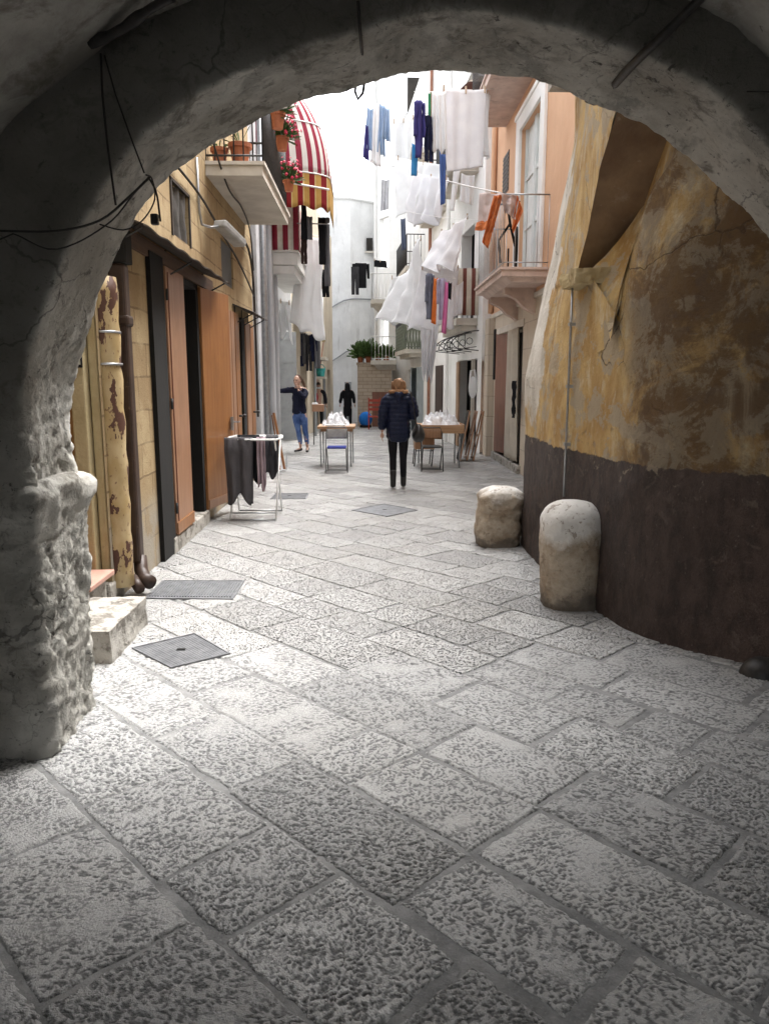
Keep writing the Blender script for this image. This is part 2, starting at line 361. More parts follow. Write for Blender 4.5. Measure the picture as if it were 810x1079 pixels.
# ------------------------------------------------------------------ mesh builder
def origin(p):
    o = Vector((0, 0, 0))
    while p is not None:
        o += p.location; p = p.parent
    return o
class MB:
    def __init__(s): s.v = []; s.f = []
    def add(s, vs, fs):
        k = len(s.v); s.v += [Vector(v) for v in vs]; s.f += [tuple(k+i for i in f) for f in fs]; return s
    def box(s, x0, x1, y0, y1, z0, z1):
        x0, x1 = sorted((x0, x1)); y0, y1 = sorted((y0, y1)); z0, z1 = sorted((z0, z1))
        return s.add([(x0,y0,z0),(x1,y0,z0),(x1,y1,z0),(x0,y1,z0),(x0,y0,z1),(x1,y0,z1),(x1,y1,z1),(x0,y1,z1)],
                     [(0,3,2,1),(4,5,6,7),(0,1,5,4),(1,2,6,5),(2,3,7,6),(3,0,4,7)])
    def plank(s, a, b, w, t, up=(0,0,1)):
        """bar from a to b, width w along 'side', thickness t along 'up'"""
        a = Vector(a); b = Vector(b); d = (b-a).normalized(); u = Vector(up)
        sd = d.cross(u)
        if sd.length < 1e-4: sd = d.cross(Vector((1, 0, 0)))
        sd.normalize(); u = sd.cross(d).normalized()
        q = []
        for p in (a, b):
            for i, j in ((-1,-1),(1,-1),(1,1),(-1,1)): q.append(p + sd*(i*w/2) + u*(j*t/2))
        return s.add(q, [(0,1,2,3),(7,6,5,4),(0,4,5,1),(1,5,6,2),(2,6,7,3),(3,7,4,0)])
    def tube(s, pts, r, n=8, cap=True, closed=False):
        pts = [Vector(p) for p in pts]; m = len(pts)
        rr = r if isinstance(r, (list, tuple)) else [r]*m
        k = len(s.v); prev = None
        for i, p in enumerate(pts):
            if closed: d = pts[(i+1) % m]-pts[i-1]
            else: d = pts[min(i+1, m-1)]-pts[max(i-1, 0)]
            d.normalize()
            if prev is None:
                a = d.cross(Vector((0, 0, 1)))
                if a.length < .01: a = d.cross(Vector((1, 0, 0)))
            else: a = prev - d*prev.dot(d)
            a.normalize(); prev = a; b = d.cross(a)
            for j in range(n):
                t = 2*pi*j/n; s.v.append(p + (a*cos(t)+b*sin(t))*rr[i])
        for i in range(m-1 if not closed else m):
            for j in range(n):
                i2 = (i+1) % m
                s.f.append((k+i*n+j, k+i*n+(j+1) % n, k+i2*n+(j+1) % n, k+i2*n+j))
        if cap and not closed:
            s.f.append(tuple(k+j for j in reversed(range(n)))); s.f.append(tuple(k+(m-1)*n+j for j in range(n)))
        return s
    def lathe(s, c, prof, n=20):
        c = Vector(c); k = len(s.v); m = len(prof)
        for r, z in prof:
            for j in range(n):
                t = 2*pi*j/n; s.v.append(c+Vector((r*cos(t), r*sin(t), z)))
        for i in range(m-1):
            for j in range(n):
                s.f.append((k+i*n+j, k+i*n+(j+1) % n, k+(i+1)*n+(j+1) % n, k+(i+1)*n+j))
        s.f.append(tuple(k+j for j in reversed(range(n)))); s.f.append(tuple(k+(m-1)*n+j for j in range(n)))
        return s
    def grid(s, fn, nu, nv, closed_u=False):
        k = len(s.v)
        for j in range(nv+1):
            for i in range(nu+(0 if closed_u else 1)): s.v.append(Vector(fn(i/nu, j/nv)))
        w = nu if closed_u else nu+1
        for j in range(nv):
            for i in range(nu):
                i2 = (i+1) % w if closed_u else i+1
                s.f.append((k+j*w+i, k+j*w+i2, k+(j+1)*w+i2, k+(j+1)*w+i))
        return s
    def ball(s, c, r, n=10, sq=(1,1,1)):
        c = Vector(c)
        return s.grid(lambda u, v: c+Vector((cos(2*pi*u)*sin(pi*(.001+.998*v))*r*sq[0], sin(2*pi*u)*sin(pi*(.001+.998*v))*r*sq[1], cos(pi*(.001+.998*v))*r*sq[2])), n, max(4, n//2+1), True)
    def build(s, name, m, parent=None, smooth=False, bevel=0, solid=0, kind=None, local=False):
        me = bpy.data.meshes.new(name)
        o0 = Vector((0, 0, 0)) if local else origin(parent)
        me.from_pydata([v-o0 for v in s.v], [], s.f); me.update()
        if smooth:
            me.polygons.foreach_set('use_smooth', [True]*len(me.polygons))
        o = bpy.data.objects.new(name, me); COL.objects.link(o)
        if m: me.materials.append(m)
        if parent: o.parent = parent
        if solid:
            q = o.modifiers.new('thickness', 'SOLIDIFY'); q.thickness = solid; q.offset = 0
        if bevel:
            q = o.modifiers.new('worn_edges', 'BEVEL'); q.width = bevel; q.segments = 2; q.limit_method = 'ANGLE'; q.angle_limit = radians(50)
        if kind: o['kind'] = kind
        return o
def tag(o, label, cat, group=None):
    o['label'] = label; o['category'] = cat
    if group: o['group'] = group
    return o
def thing(name, label, cat, loc=(0,0,0), group=None, rz=0):
    o = bpy.data.objects.new(name, None); COL.objects.link(o)
    o.location = loc; o.rotation_euler = (0, 0, rz); o.empty_display_size = .2
    return tag(o, label, cat, group)
def kids(o): return [c for c in bpy.data.objects if c.parent == o]
def copy_tree(o, parent=None):
    c = o.copy(); COL.objects.link(c); c.parent = parent
    for ch in kids(o): copy_tree(ch, c)
    return c
def fbm(p, o=5): return noise.fractal(Vector(p), .9, 2.1, o)

# ------------------------------------------------------------------ ground
mb = MB()
ys = [-30, -8] + [y*1.0 for y in range(-7, 44)] + [60, 120, 400]
for i in range(len(ys)-1):
    a, b = ys[i], ys[i+1]
    for x0, x1 in ((-300, -4), (-4, 4), (4, 300)):
        mb.add([(x0,a,gz(a)-.0085),(x1,a,gz(a)-.0085),(x1,b,gz(b)-.0085),(x0,b,gz(b)-.0085)], [(0,1,2,3)])
mb.build('street_ground', MORT, kind='structure')

# slab paving: rows run diagonally across the lane
def paving():
    th = radians(-47); es = Vector((cos(th), sin(th), 0)); en = Vector((-es.y, es.x, 0))
    V = []; F = []; T = []; PT = []
    fixed = [.55, 1.02, 1.48, 1.86, 2.26, 2.66, 3.08, 3.42, 3.8]
    n = fixed[0]; rows = list(fixed)
    while n > -6: n -= U(.34, .56); rows.insert(0, n)
    n = rows[-1]
    while n < 30: n += U(.26, .46); rows.append(n)
    rnd = random.Random(3)
    for k in range(len(rows)-1):
        n0, n1 = rows[k], rows[k+1]
        s = -30 + rnd.uniform(0, .5)
        if 1.47 < n0 < 3.0: s = -1.18 - 40*.62
        while s < 12:
            L = rnd.uniform(.28, .82) if not (1.47 < n0 < 3.0) else rnd.choice([.62, .62, .31+.31, .31, .93][:5])
            c = es*(s+L/2)+en*((n0+n1)/2)
            if -3.2 < c.x < 3.6 and -2.5 < c.y < 36:
                near = c.y < 8
                if 1.15 < c.y < 4.3 and abs(c.x) < 2.3:
                    z = rnd.uniform(-.002, .0025); tone = (rnd.random(), rnd.random(), min(1, max(0, rnd.gauss(.55, .3))))
                    g = rnd.choice((.003, .006, .008, .012, .016)); hh = n1-n0
                    q4 = [(s+g, n0+g), (s+L-g, n0+g), (s+L-g, n1-g), (s+g, n1-g)]
                    q4 = [(a+rnd.uniform(-.012, .012), b+rnd.uniform(-.012, .012)) for a, b in q4]
                    st_ = .0055 if c.y < 3.2 else .008
                    nu, nv = max(8, int(L/st_)), max(8, int(hh/st_)); base = len(V)
                    deep = .55+.9*tone[1]; ca, sa = cos(tone[0]*6.28), sin(tone[0]*6.28); sd = tone[0]*90
                    smooth_edge = .02+.03*rnd.random()
                    for j in range(nv+1):
                        b = j/nv
                        for i in range(nu+1):
                            a = i/nu
                            x = (q4[0][0]*(1-a)+q4[1][0]*a)*(1-b)+(q4[3][0]*(1-a)+q4[2][0]*a)*b
                            y = (q4[0][1]*(1-a)+q4[1][1]*a)*(1-b)+(q4[3][1]*(1-a)+q4[2][1]*a)*b
                            ex = min(a, 1-a)*L; ey = min(b, 1-b)*hh; e = min(ex, ey)
                            jx = noise.noise(Vector((x*11, y*11, k)))*.010+noise.noise(Vector((x*45, y*45, k)))*.004; jy = noise.noise(Vector((x*11, y*11, k+50)))*.010+noise.noise(Vector((x*45, y*45, k+50)))*.004
                            xr, yr = (x*ca-y*sa)*60, (x*sa+y*ca)*80
                            n3 = Vector((xr, yr, sd)); wv = noise.noise(n3*.45)*1.0
                            dv = noise.voronoi(Vector((xr+wv, yr-wv, sd)))[0]
                            f1 = dv[0]+noise.noise(n3*1.3)*.30
                            amt = max(0.0, min(1.0, (noise.noise(Vector((x*7, y*7, sd)))+.74+.35*(tone[1]-.5))*1.8))
                            pit = max(0.0, min(1.0, (.68-f1)/.36)); pit = pit*pit*(3-2*pit)*(.30+.70*amt)
                            edge = max(0.0, 1-e/.012); edge = edge*edge
                            dz = -pit*.0062*deep + noise.noise(n3*2.2)*.0012 + noise.noise(Vector((x*6, y*6, sd)))*.0035 - edge*.011
                            w = es*(x+jx)+en*(y+jy); V.append((w.x, w.y, z+dz)); T.append(tone); PT.append(pit)
                    W_ = nu+1
                    for j in range(nv):
                        for i in range(nu): F.append((base+j*W_+i, base+j*W_+i+1, base+(j+1)*W_+i+1, base+(j+1)*W_+i))
                    s += L
                    continue
                g = rnd.choice((.004, .007, .009, .013, .017)) if c.y < 4.2 else rnd.choice((.003, .005, .007, .010, .013))
                z = gz(c.y) + rnd.uniform(-.002, .0025)
                tone = (rnd.random(), rnd.random(), min(1, max(0, rnd.gauss(.55, .3))))
                m = (9 if c.y < 4.5 else 5) if near else 1
                cs = [(s+g, n0+g), (s+L-g, n0+g), (s+L-g, n1-g), (s+g, n1-g)]
                cs = [(a+rnd.uniform(-.014, .014), b+rnd.uniform(-.014, .014)) for a, b in cs]
                ring = []
                for i in range(4):
                    a, b = cs[i], cs[(i+1) % 4]
                    for j in range(m):
                        t = j/m
                        x, y = a[0]+(b[0]-a[0])*t, a[1]+(b[1]-a[1])*t
                        if near:
                            x += noise.noise(Vector((x*9, y*9, k)))*.016; y += noise.noise(Vector((x*9, y*9, k+50)))*.016
                            if j == 0:
                                cx, cy = s+L/2, (n0+n1)/2; x += (cx-x)*.012; y += (cy-y)*.012
                        ring.append((x, y))
                cx = sum(q[0] for q in ring)/len(ring); cy = sum(q[1] for q in ring)/len(ring)
                base = len(V); R_ = len(ring)
                for ins, dz in ((0, -.012), (.003, -.0012), (.010, 0)):
                    for (x, y) in ring:
                        dx, dy = cx-x, cy-y; l = hypot(dx, dy)
                        x2, y2 = x+dx/l*ins, y+dy/l*ins
                        w = es*x2+en*y2; V.append((w.x, w.y, gz(w.y)+(z-gz(c.y))+dz)); T.append(tone); PT.append(-1.0)
                for q in range(2):
                    for i in range(R_):
                        F.append((base+q*R_+i, base+q*R_+(i+1) % R_, base+(q+1)*R_+(i+1) % R_, base+(q+1)*R_+i))
                F.append(tuple(base+2*R_+i for i in range(R_)))
            s += L
    me = bpy.data.meshes.new('paving'); me.from_pydata(V, [], F)
    at_ = me.color_attributes.new('tone', 'FLOAT_COLOR', 'POINT')
    at_.data.foreach_set('color', [x for t in T for x in (*t, 1)])
    pa = me.attributes.new('pit', 'FLOAT', 'POINT'); pa.data.foreach_set('value', PT)
    me.materials.append(PAV)
    me.polygons.foreach_set('use_smooth', [True]*len(me.polygons))
    o = bpy.data.objects.new('paving', me); COL.objects.link(o); o['kind'] = 'structure'
paving()

# ------------------------------------------------------------------ the arch over the lane
PROF = [(-1.37,-.05),(-1.37,.5),(-1.37,1.0),(-1.38,1.3),(-1.36,1.6),(-1.24,1.93),(-1.04,2.30),(-.79,2.56),(-.37,2.77),(0,2.89),(.26,2.94),(.60,2.92),(.88,2.85),(1.31,2.68),(1.67,2.39),(1.86,2.2),(2.02,1.8),(2.1,1.4),(2.12,1.0),(2.12,.5),(2.12,-.05)]
def catmull(P, step):
    out = []
    Q = [P[0]]+P+[P[-1]]
    for i in range(1, len(Q)-2):
        p0, p1, p2, p3 = [Vector((a[0], a[1], 0)) if len(a) == 2 else Vector(a) for a in Q[i-1:i+3]]
        n = max(1, int((p2-p1).length/step))
        for j in range(n):
            t = j/n
            out.append(.5*((2*p1)+(-p0+p2)*t+(2*p0-5*p1+4*p2-p3)*t*t+(-p0+3*p1-3*p2+p3)*t**3))
    out.append(Vector((*P[-1], 0)) if len(P[-1]) == 2 else Vector(P[-1]))
    return out
def arch():
    t = thing('stone_arch', 'rough weathered plastered stone arch spanning the lane in the foreground', 'arch', (0, 3.35, 0))
    c = catmull(PROF, .013); n = len(c)
    nor = []
    for i in range(n):
        d = c[min(i+6, n-1)]-c[max(i-6, 0)]; d.normalize()
        nor.append(Vector((-d.y, d.x, 0)))       # outward (left side: -x ; top: +z)
    cross = [(.95, 3.09), (.6, 3.085), (.45, 3.08), (.36, 3.075), (.28, 3.07), (.22, 3.07), (.17, 3.07), (.13, 3.07), (.09, 3.07), (.06, 3.072), (.035, 3.078), (.018, 3.088), (.006, 3.102)]
    cross += [(0, 3.115+.0135*i) for i in range(37)]
    cross += [(.008, 3.62), (.03, 3.64), (.08, 3.65), (.2, 3.65), (.5, 3.65), (1.0, 3.65)]
    def disp(p, side, off):
        x, y, z = p
        low = 1.0 if z < 1.05 else max(.0, 1-(z-1.05)/.8)
        a = .022 + .014*low*(1 if x < 0 else .5)
        d = fbm((x*1.6, y*2.2, z*1.6), 4)*a + fbm((x*7+3, y*9, z*5), 4)*(.009+.009*low)
        d += -abs(fbm((x*13, y*16, z*9+7), 3))*.010*(.4+low)
        d -= max(0, abs(fbm((x*24, y*26, z*13+3), 4))-.12)*.034*(.3+low*.8)
        d += fbm((x*3, y*3.5, z*3+20), 3)*.008*low
        return d
    def surf(lo, hi, extra=0.0):
        m = MB(); idx = range(lo, hi)
        W = len(cross)
        for i in idx:
            for (off, y) in cross:
                q = c[i]+nor[i]*off
                p = Vector((q.x, y, q.y))
                nn = Vector((-nor[i].x, 0, -nor[i].y)) if off < .05 else Vector((0, -1 if y < 3.3 else 1, 0))
                if off in (.035, .018, .06): nn = Vector((-nor[i].x, -1 if y < 3.3 else 1, -nor[i].y)).normalized()
                e = extra
                if p.x < 0 and c[i].y < 1.06: e += .02
                m.v.append(p+nn*(disp(p, 0, off)+e))
        H = hi-lo
        for i in range(H-1):
            for j in range(W-1):
                m.f.append((i*W+j, i*W+j+1, (i+1)*W+j+1, (i+1)*W+j))
        return m
    zs = [p.y for p in c]
    il = next(i for i in range(n) if zs[i] > 1.12); ir = n-1-next(i for i in range(n) if zs[n-1-i] > 1.12)
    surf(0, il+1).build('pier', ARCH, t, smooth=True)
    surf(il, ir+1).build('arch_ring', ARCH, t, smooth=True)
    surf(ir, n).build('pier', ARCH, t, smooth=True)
    # worn impost moulding on each pier
    for sx, X in ((-1, -1.37), (1, 2.12)):
        prof = [(-.03, .90), (.0, .94), (.015, .98), (.03, 1.02), (.05, 1.06), (.055, 1.12), (.05, 1.15), (.01, 1.175), (-.03, 1.18)]
        path = [(X+sx*.9, 3.07, 0, -1), (X+sx*.45, 3.07, 0, -1)]
        k = 10
        path += [(X+sx*(.3-.27*i/k), 3.07, 0, -1) for i in range(k)]
        path += [(X, 3.07, -sx*.7, -.7)]
        path += [(X, 3.09+.54*i/14, -sx, 0) for i in range(1, 14)]
        path += [(X, 3.65, -sx*.7, .7), (X+sx*.4, 3.65, 0, 1)]
        def f(u, v):
            a = u*(len(path)-1); i = min(int(a), len(path)-2); w = a-i
            P = [path[i][q]*(1-w)+path[i+1][q]*w for q in range(4)]
            b = v*(len(prof)-1); j = min(int(b), len(prof)-2); w = b-j
            o, z = [prof[j][q]*(1-w)+prof[j+1][q]*w for q in range(2)]
            p = Vector((P[0]+P[2]*o, P[1]+P[3]*o, z))
            d = fbm((p.x*6, p.y*6, p.z*6), 5)*.03 + fbm((p.x*2.5, p.y*2.5, p.z*2+9), 3)*.03
            return p+Vector((P[2], P[3], .3))*d
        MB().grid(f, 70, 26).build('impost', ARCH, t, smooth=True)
arch()

# vaulted passage we stand in
VP = [(-1.72, -.05), (-1.74, .9), (-1.70, 1.5), (-1.60, 2.1), (-1.39, 2.50), (-.94, 2.83), (-.66, 2.97), (-.2, 3.12), (.3, 3.19), (.8, 3.12), (1.23, 2.97), (1.52, 2.77), (1.95, 2.4), (2.28, 1.8), (2.4, 1.2), (2.42, -.05)]
def vault():
    t = thing('vaulted_passage', 'dark plastered barrel vault and side walls of the covered passage in the foreground', 'vault', (.3, 0, 0))
    c = catmull(VP, .09); n = len(c)
    def f(u, v):
        a = u*(n-1); i = min(int(a), n-2); w = a-i
        q = c[i]*(1-w)+c[i+1]*w
        y = 3.12-v*7.6
        d = fbm((q.x*.9, y*.9, q.y*.9), 4)*.05+fbm((q.x*5, y*5, q.y*5), 3)*.012
        return (q.x*(1+.0*v)+d*.5, y, q.y+d)
    MB().grid(f, n, 110).build('vault_surface', VAULT, t, smooth=True)
    MB().box(-3.6, -1.6, -4.7, -4.4, -.3, 4.0).build('end_wall', VAULT, t)
vault()
t = thing('house', 'unseen dark house mass added over the covered passage to block sky light', 'house', (0, 0, 3.9))
MB().box(-5, 5, -4.6, 3.66, 3.95, 5.6).build('wall', VAULT, t)  # unseen lid added above the vault to keep sky light out
MB().box(-5, -2.62, -6.5, 3.66, -.3, 3.94).build('side_wall', VAULT, t)
MB().box(3.1, 5, -6.5, 3.3, -.3, 3.94).build('side_wall', VAULT, t)

# cables and pipe on the arch
def sag(a, b, d, n=14):
    a = Vector(a); b = Vector(b)
    return [a.lerp(b, i/n)-Vector((0, 0, d*4*(i/n)*(1-i/n))) for i in range(n+1)]
def cable(label, pts, r, name='cable', m=CABLE, cat='cable', group='cables strung over the arch'):
    o = MB().tube(pts, r, 6).build(name, m, smooth=True); return tag(o, label, cat, group)
yf = 3.0
P_ = [at(0, 243, yf), at(60, 243, yf), at(105, 232, yf), at(135, 208, yf), at(158, 186, yf)]
cable('thick black cable crossing the left foot of the arch', catmull([tuple(p) for p in P_], .03), .0045)
cable('lower black cable drooping across the left foot of the arch', catmull([tuple(at(u, v, 3.01)) for u, v in ((0, 252), (14, 246), (50, 262), (80, 256), (118, 232), (140, 205), (156, 188))], .03), .003)
cable('thin cable looping round the left edge of the arch soffit', catmull([tuple(at(u, v, y)) for u, v, y in ((105, 236, 3.02), (130, 242, 3.03), (150, 232, 3.08), (163, 210, 3.12), (160, 188, 3.1), (154, 184, 3.02))], .02), .003)
cable('straight black cable hanging down the dark face, left of two', [at(106, 56, 3.02), at(108, 100, 3.02), at(113, 150, 3.02), at(119, 195, 3.02), at(122, 216, 3.03)], .0042)
cable('slanting black cable hanging down the dark face, right of two', [at(110, 58, 3.02), at(122, 100, 3.01), at(138, 145, 3.0), at(152, 182, 3.0)], .003)
cable('frayed cable end dangling at the left arch edge', catmull([tuple(at(u, v, 3.1)) for u, v in ((156, 186), (164, 200), (167, 216), (169, 233))], .02), .004)
t = MB().box(-.014, .014, -.014, .014, -.02, .02); p = at(163, 231, 3.12); t.v = [v+p for v in t.v]
tag(t.build('clip', CABLE, bevel=.004), 'small black cable clip hanging from the left arch edge', 'clip')
cable('black cable loop hanging from the crown of the arch', catmull([tuple(at(u, v, y)) for u, v, y in ((377, 0, 3.02), (380, 40, 3.1), (382, 62, 3.4), (384, 80, 3.6), (382, 98, 3.62), (377, 104, 3.62), (374, 96, 3.63), (376, 84, 3.64))], .02), .006)
cable('thin pale wire strung down to the right arch soffit', catmull([tuple(at(u, v, y)) for u, v, y in ((709, 141, 3.55), (735, 122, 3.4), (765, 100, 3.2), (790, 96, 3.06), (815, 97, 3.02))], .03), .003)
t = thing('steel_pipe', 'dark steel pipe with a hooked end crossing the right of the arch', 'pipe', at(690, 45, 3.02))
MB().tube(catmull([tuple(at(u, v, y)) for u, v, y in ((742, -6, 2.92), (700, 35, 2.98), (668, 66, 3.14), (648, 88, 3.40))], .04), .017, 10).build('tube', SPIPE, t, smooth=True)
MB().tube(catmull([tuple(at(u, v, y)) for u, v, y in ((650, 86, 3.38), (635, 103, 3.58), (626, 108, 3.62), (618, 105, 3.62), (617, 98, 3.60))], .02), .011, 8).build('hook', SPIPE, t, smooth=True)
tag(MB().tube(catmull([tuple(at(u, v, y)) for u, v, y in ((95, 45, 3.0), (125, 32, 2.96), (160, 8, 2.9), (182, -4, 2.86))], .03), [.014+.008*R() for _ in catmull([tuple(at(u, v, y)) for u, v, y in ((95, 45, 3.0), (125, 32, 2.96), (160, 8, 2.9), (182, -4, 2.86))], .03)], 8).build('cable_bundle', CABLE, smooth=True), 'dusty dark bundle of old cables at the top left of the vault', 'cables')

def rough_block(x0, x1, y0, y1, z1, seed, z0=-.05, amp=.022):
    c = Vector(((x0+x1)/2, (y0+y1)/2, (z0+z1)/2)); b = MB()
    def face(fn): b.grid(fn, 26, 14)
    def dsp(p):
        q = (p-c); d = q.normalized()
        return p+d*(fbm((p.x*5+seed, p.y*5, p.z*5), 4)*amp)
    L = lambda a, b_, t: a+(b_-a)*t
    face(lambda u, v: dsp(Vector((L(x0,x1,u), y0, L(z0,z1,v)))))
    face(lambda u, v: dsp(Vector((x1, L(y0,y1,u), L(z0,z1,v)))))
    face(lambda u, v: dsp(Vector((L(x0,x1,u), L(y0,y1,v), z1))))
    face(lambda u, v: dsp(Vector((L(x0,x1,u), y1, L(z1,z0,v)))))
    face(lambda u, v: dsp(Vector((x0, L(y1,y0,u), L(z0,z1,v)))))
    face(lambda u, v: dsp(Vector((L(x0,x1,u), L(y1,y0,v), z0))))
    return b
# ------------------------------------------------------------------ right-hand ochre house with the wall arch
def ochre_house():
    t = thing('house', 'ochre limewashed house with brown dado and deep wall arch at right', 'house', (1.6, 5.6, 0))
    base = [(1.95, 7.62), (1.62, 7.48), (1.50, 7.30), (1.485, 6.7), (1.49, 6.1), (1.535, 5.7), (1.585, 5.3), (1.625, 4.95), (1.68, 4.66), (1.84, 4.38), (2.24, 4.02), (2.9, 3.62), (3.4, 3.3)]
    c = catmull(base, .05); n = len(c)
    def lean(y, z):
        k = max(0, min(1, (y-5.2)/2.1)); return k*.37*max(0, min(1, (z-1.6)/2.1))
    def arch_z(y):      # underside of the wall arch above the pier
        if y > 5.9: return 99
        q = max(0, 5.8-y)/2.15; return 2.36+1.35*sin(min(1, q)*pi/2)**.9
    def f(u, v, z0, z1):
        a = u*(n-1); i = min(int(a), n-2); w = a-i
        q = c[i]*(1-w)+c[i+1]*w
        z = z0+(z1-z0)*v
        d = fbm((q.x*1.3, q.y*1.3, z*1.3), 4)*.022+fbm((q.x*7, q.y*7, z*7), 3)*.006
        return (q.x+lean(q.y, z)+d, q.y-abs(d)*.3, z)
    # lower wall up to the springing
    def zcut(u):
        a = u*(n-1); i = min(int(a), n-2); y = c[i].y+(c[i+1].y-c[i].y)*(a-i)
        return 2.38 if y > 5.62 else (1.86+.52*(y-4.78)/.84 if y > 4.78 else 1.86)
    MB().grid(lambda u, v: f(u, v, -.1, zcut(u)), 160, 60).build('wall', OCHRE, t, smooth=True)
    # deep wall of the bay above the springing (only south part)
    k0 = next(i for i in range(n) if c[i].y < 4.80)
    seg = [((1.635, 4.86), (1.84, 4.38)), ((1.84, 4.38), (2.24, 4.02))]
    def hit(u, v):
        r = ray(u, v)
        for A, B in seg:
            dx, dy = B[0]-A[0], B[1]-A[1]; det = r[0]*(-dy)+dx*r[1]
            tt = (A[0]*(-dy)+dx*A[1])/det; x, y = tt*r[0], tt*r[1]
            s = ((x-A[0])*dx+(y-A[1])*dy)/(dx*dx+dy*dy)
            if s < 1.02: break
        return Vector((x, y, EYE+r[2]*tt))
    G = catmull([tuple(hit(u, v)) for u, v in ((643, 358), (648, 332), (656, 295), (672, 245), (693, 200), (722, 160), (745, 120))], .03)
    def gy(z):
        if z <= G[0].z: return 4.86
        for a_, b_ in zip(G, G[1:]):
            if a_.z <= z <= b_.z: return a_.y+(b_.y-a_.y)*(z-a_.z)/max(1e-6, b_.z-a_.z)
        return G[-1].y
    def fb(u, v):
        yy = gy(1.80+2.26*v)+.02; k0 = next(i for i in range(n) if c[i].y < yy); k0 = k0-(yy-c[k0].y)/max(1e-6, c[k0-1].y-c[k0].y)
        a = k0+u*(n-1-k0); i = min(int(a), n-2); w = a-i
        q = c[i]*(1-w)+c[i+1]*w; z = 1.80+2.26*v
        d = fbm((q.x*1.3, q.y*1.3, z*1.3), 4)*.022+fbm((q.x*7, q.y*7, z*7), 3)*.006
        return (q.x+d, q.y-abs(d)*.3, z)
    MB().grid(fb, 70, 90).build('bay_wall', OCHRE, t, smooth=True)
    # upper face with the arch edge, street corner included
    top = 6.2
    fc = [(1.95, 7.62), (1.62, 7.48), (1.50, 7.30), (1.485, 6.7), (1.49, 6.1), (1.50, 5.8)]
    c2 = catmull(fc, .06); n2 = len(c2)
    def fu(u, v):
        a = u*(n2-1); i = min(int(a), n2-2); w = a-i
        q = c2[i]*(1-w)+c2[i+1]*w; z = 2.36+(top-2.36)*v**1.6
        d = fbm((q.x*1.3, q.y*1.3, z*1.3), 4)*.022
        return (q.x+lean(q.y, z)+d, q.y-abs(d)*.3, z)
    MB().grid(fu, 40, 60).build('upper_wall', OCHRE, t, smooth=True)
    def fs(u, v):
        y = 5.85-2.35*u; z0 = arch_z(y-1e-4); z = z0+(top-z0)*v**1.6
        x = 1.50+.05*u; d = fbm((x*1.3, y*1.3, z*1.3), 4)*.022
        return (x+lean(y, z)+d, y, z)
    MB().grid(fs, 50, 50).build('spandrel', OCHRE, t, smooth=True)
    def so(u, v):
        y = 5.85-2.35*u; z = arch_z(y-1e-4)
        x = 1.50+.05*u+lean(y, z)+.46*v
        d = fbm((x*2, y*2, z*2), 4)*.02
        return (x+(d if 0 < v else d), y, z+(d*.8 if v > 0 else 0))
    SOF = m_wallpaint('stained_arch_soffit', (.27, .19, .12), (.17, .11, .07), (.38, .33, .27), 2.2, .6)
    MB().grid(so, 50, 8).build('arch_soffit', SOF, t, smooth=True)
    # groined web between soffit and bay wall
    m = len(G)
    def web(u, v):
        a = v*(m-1); i = min(int(a), m-2); w = a-i; g = G[i]*(1-w)+G[i+1]*w
        y = 5.66-1.85*v; z = arch_z(y-1e-4); k = min(1, v/.12); b = Vector((1.53+.36*k, y, 2.33+(z+.02-2.33)*k))
        p = g.lerp(b, u); p += Vector((.10, .04, .0))*sin(u*pi)*.5
        return p+Vector((1, 1, 1))*fbm(p*2.5, 3)*.01
    WEB = m_wallpaint('orange_vault_web', (.33, .165, .055), (.20, .105, .04), (.15, .09, .05), 2.4, .5)
    MB().grid(web, 16, 40).build('vault_web', OCHRE, t, smooth=True)
    # chipped corbel at the springing
    rough_block(1.44, 1.72, 5.46, 5.82, 2.37, 5, 2.26, .045).build('corbel', CREAM, t, smooth=True)
    MB().box(1.97, 3.0, 4.95, 7.3, -.1, 4.0).build('sky_block', VAULT, t)  # hidden box added behind the web to block sky in the gap
    MB().box(1.55, 4.0, 3.62, 7.0, 4.03, 4.3).build('bay_ceiling', VAULT, t)
    # far side of the house, facing up the lane
    MB().box(1.96, 3.4, 7.40, 7.62, -.1, 6.2).build('return_wall', OCHRE, t)
ochre_house()
cd = [at(612, v, X=1.475) for v in (292, 340, 400, 460, 520)]
cd = [Vector((1.49, 5.70, z)) for z in (2.26, 1.9, 1.5, 1.1, .72)]
t = thing('conduit', 'thin grey vertical conduit running down the ochre wall behind the guard stone', 'conduit', (1.455, 5.72, .7))
MB().tube(cd, .009, 6).build('tube', GALV, t, smooth=True)
for z in (2.0, 1.55, 1.12):
    MB().box(1.475, 1.52, 5.68, 5.72, z-.012, z+.012).build('clip', GALV, t)

def bollard(name, label, c, rx, ry, h, lean=(0,0), sq=1.0, seed=0, rough=.012):
    def f(u, v):
        a = 2*pi*u
        zz = min(1.0, v/.82)
        if v <= .82:
            z = h*.80*zz; k = .93+.10*sin(zz*2.4)
        else:
            w = (v-.82)/.18; z = h*(.80+.20*sin(w*pi/2)); k = (.93+.10*sin(2.4))*max(0.0, cos(w*pi/2))**.8+.001
        ca, sa = cos(a), sin(a)
        e = sq
        ca = math.copysign(abs(ca)**e, ca); sa = math.copysign(abs(sa)**e, sa)
        p = Vector((c[0]+ca*rx*k+lean[0]*z, c[1]+sa*ry*k+lean[1]*z, z-.03))
        d = fbm((p.x*3+seed, p.y*3, p.z*3), 4)*rough+fbm((p.x*14+seed, p.y*14, p.z*14), 4)*.005*(1+rough*60)
        return p+Vector((ca, sa, .2 if v > .8 else 0))*d*min(1, k*1.3)
    o = MB().grid(f, 60, 60, True).build(name, BOLL, smooth=True)
    return tag(o, label, 'guard stone', 'worn guard stones along the ochre wall')
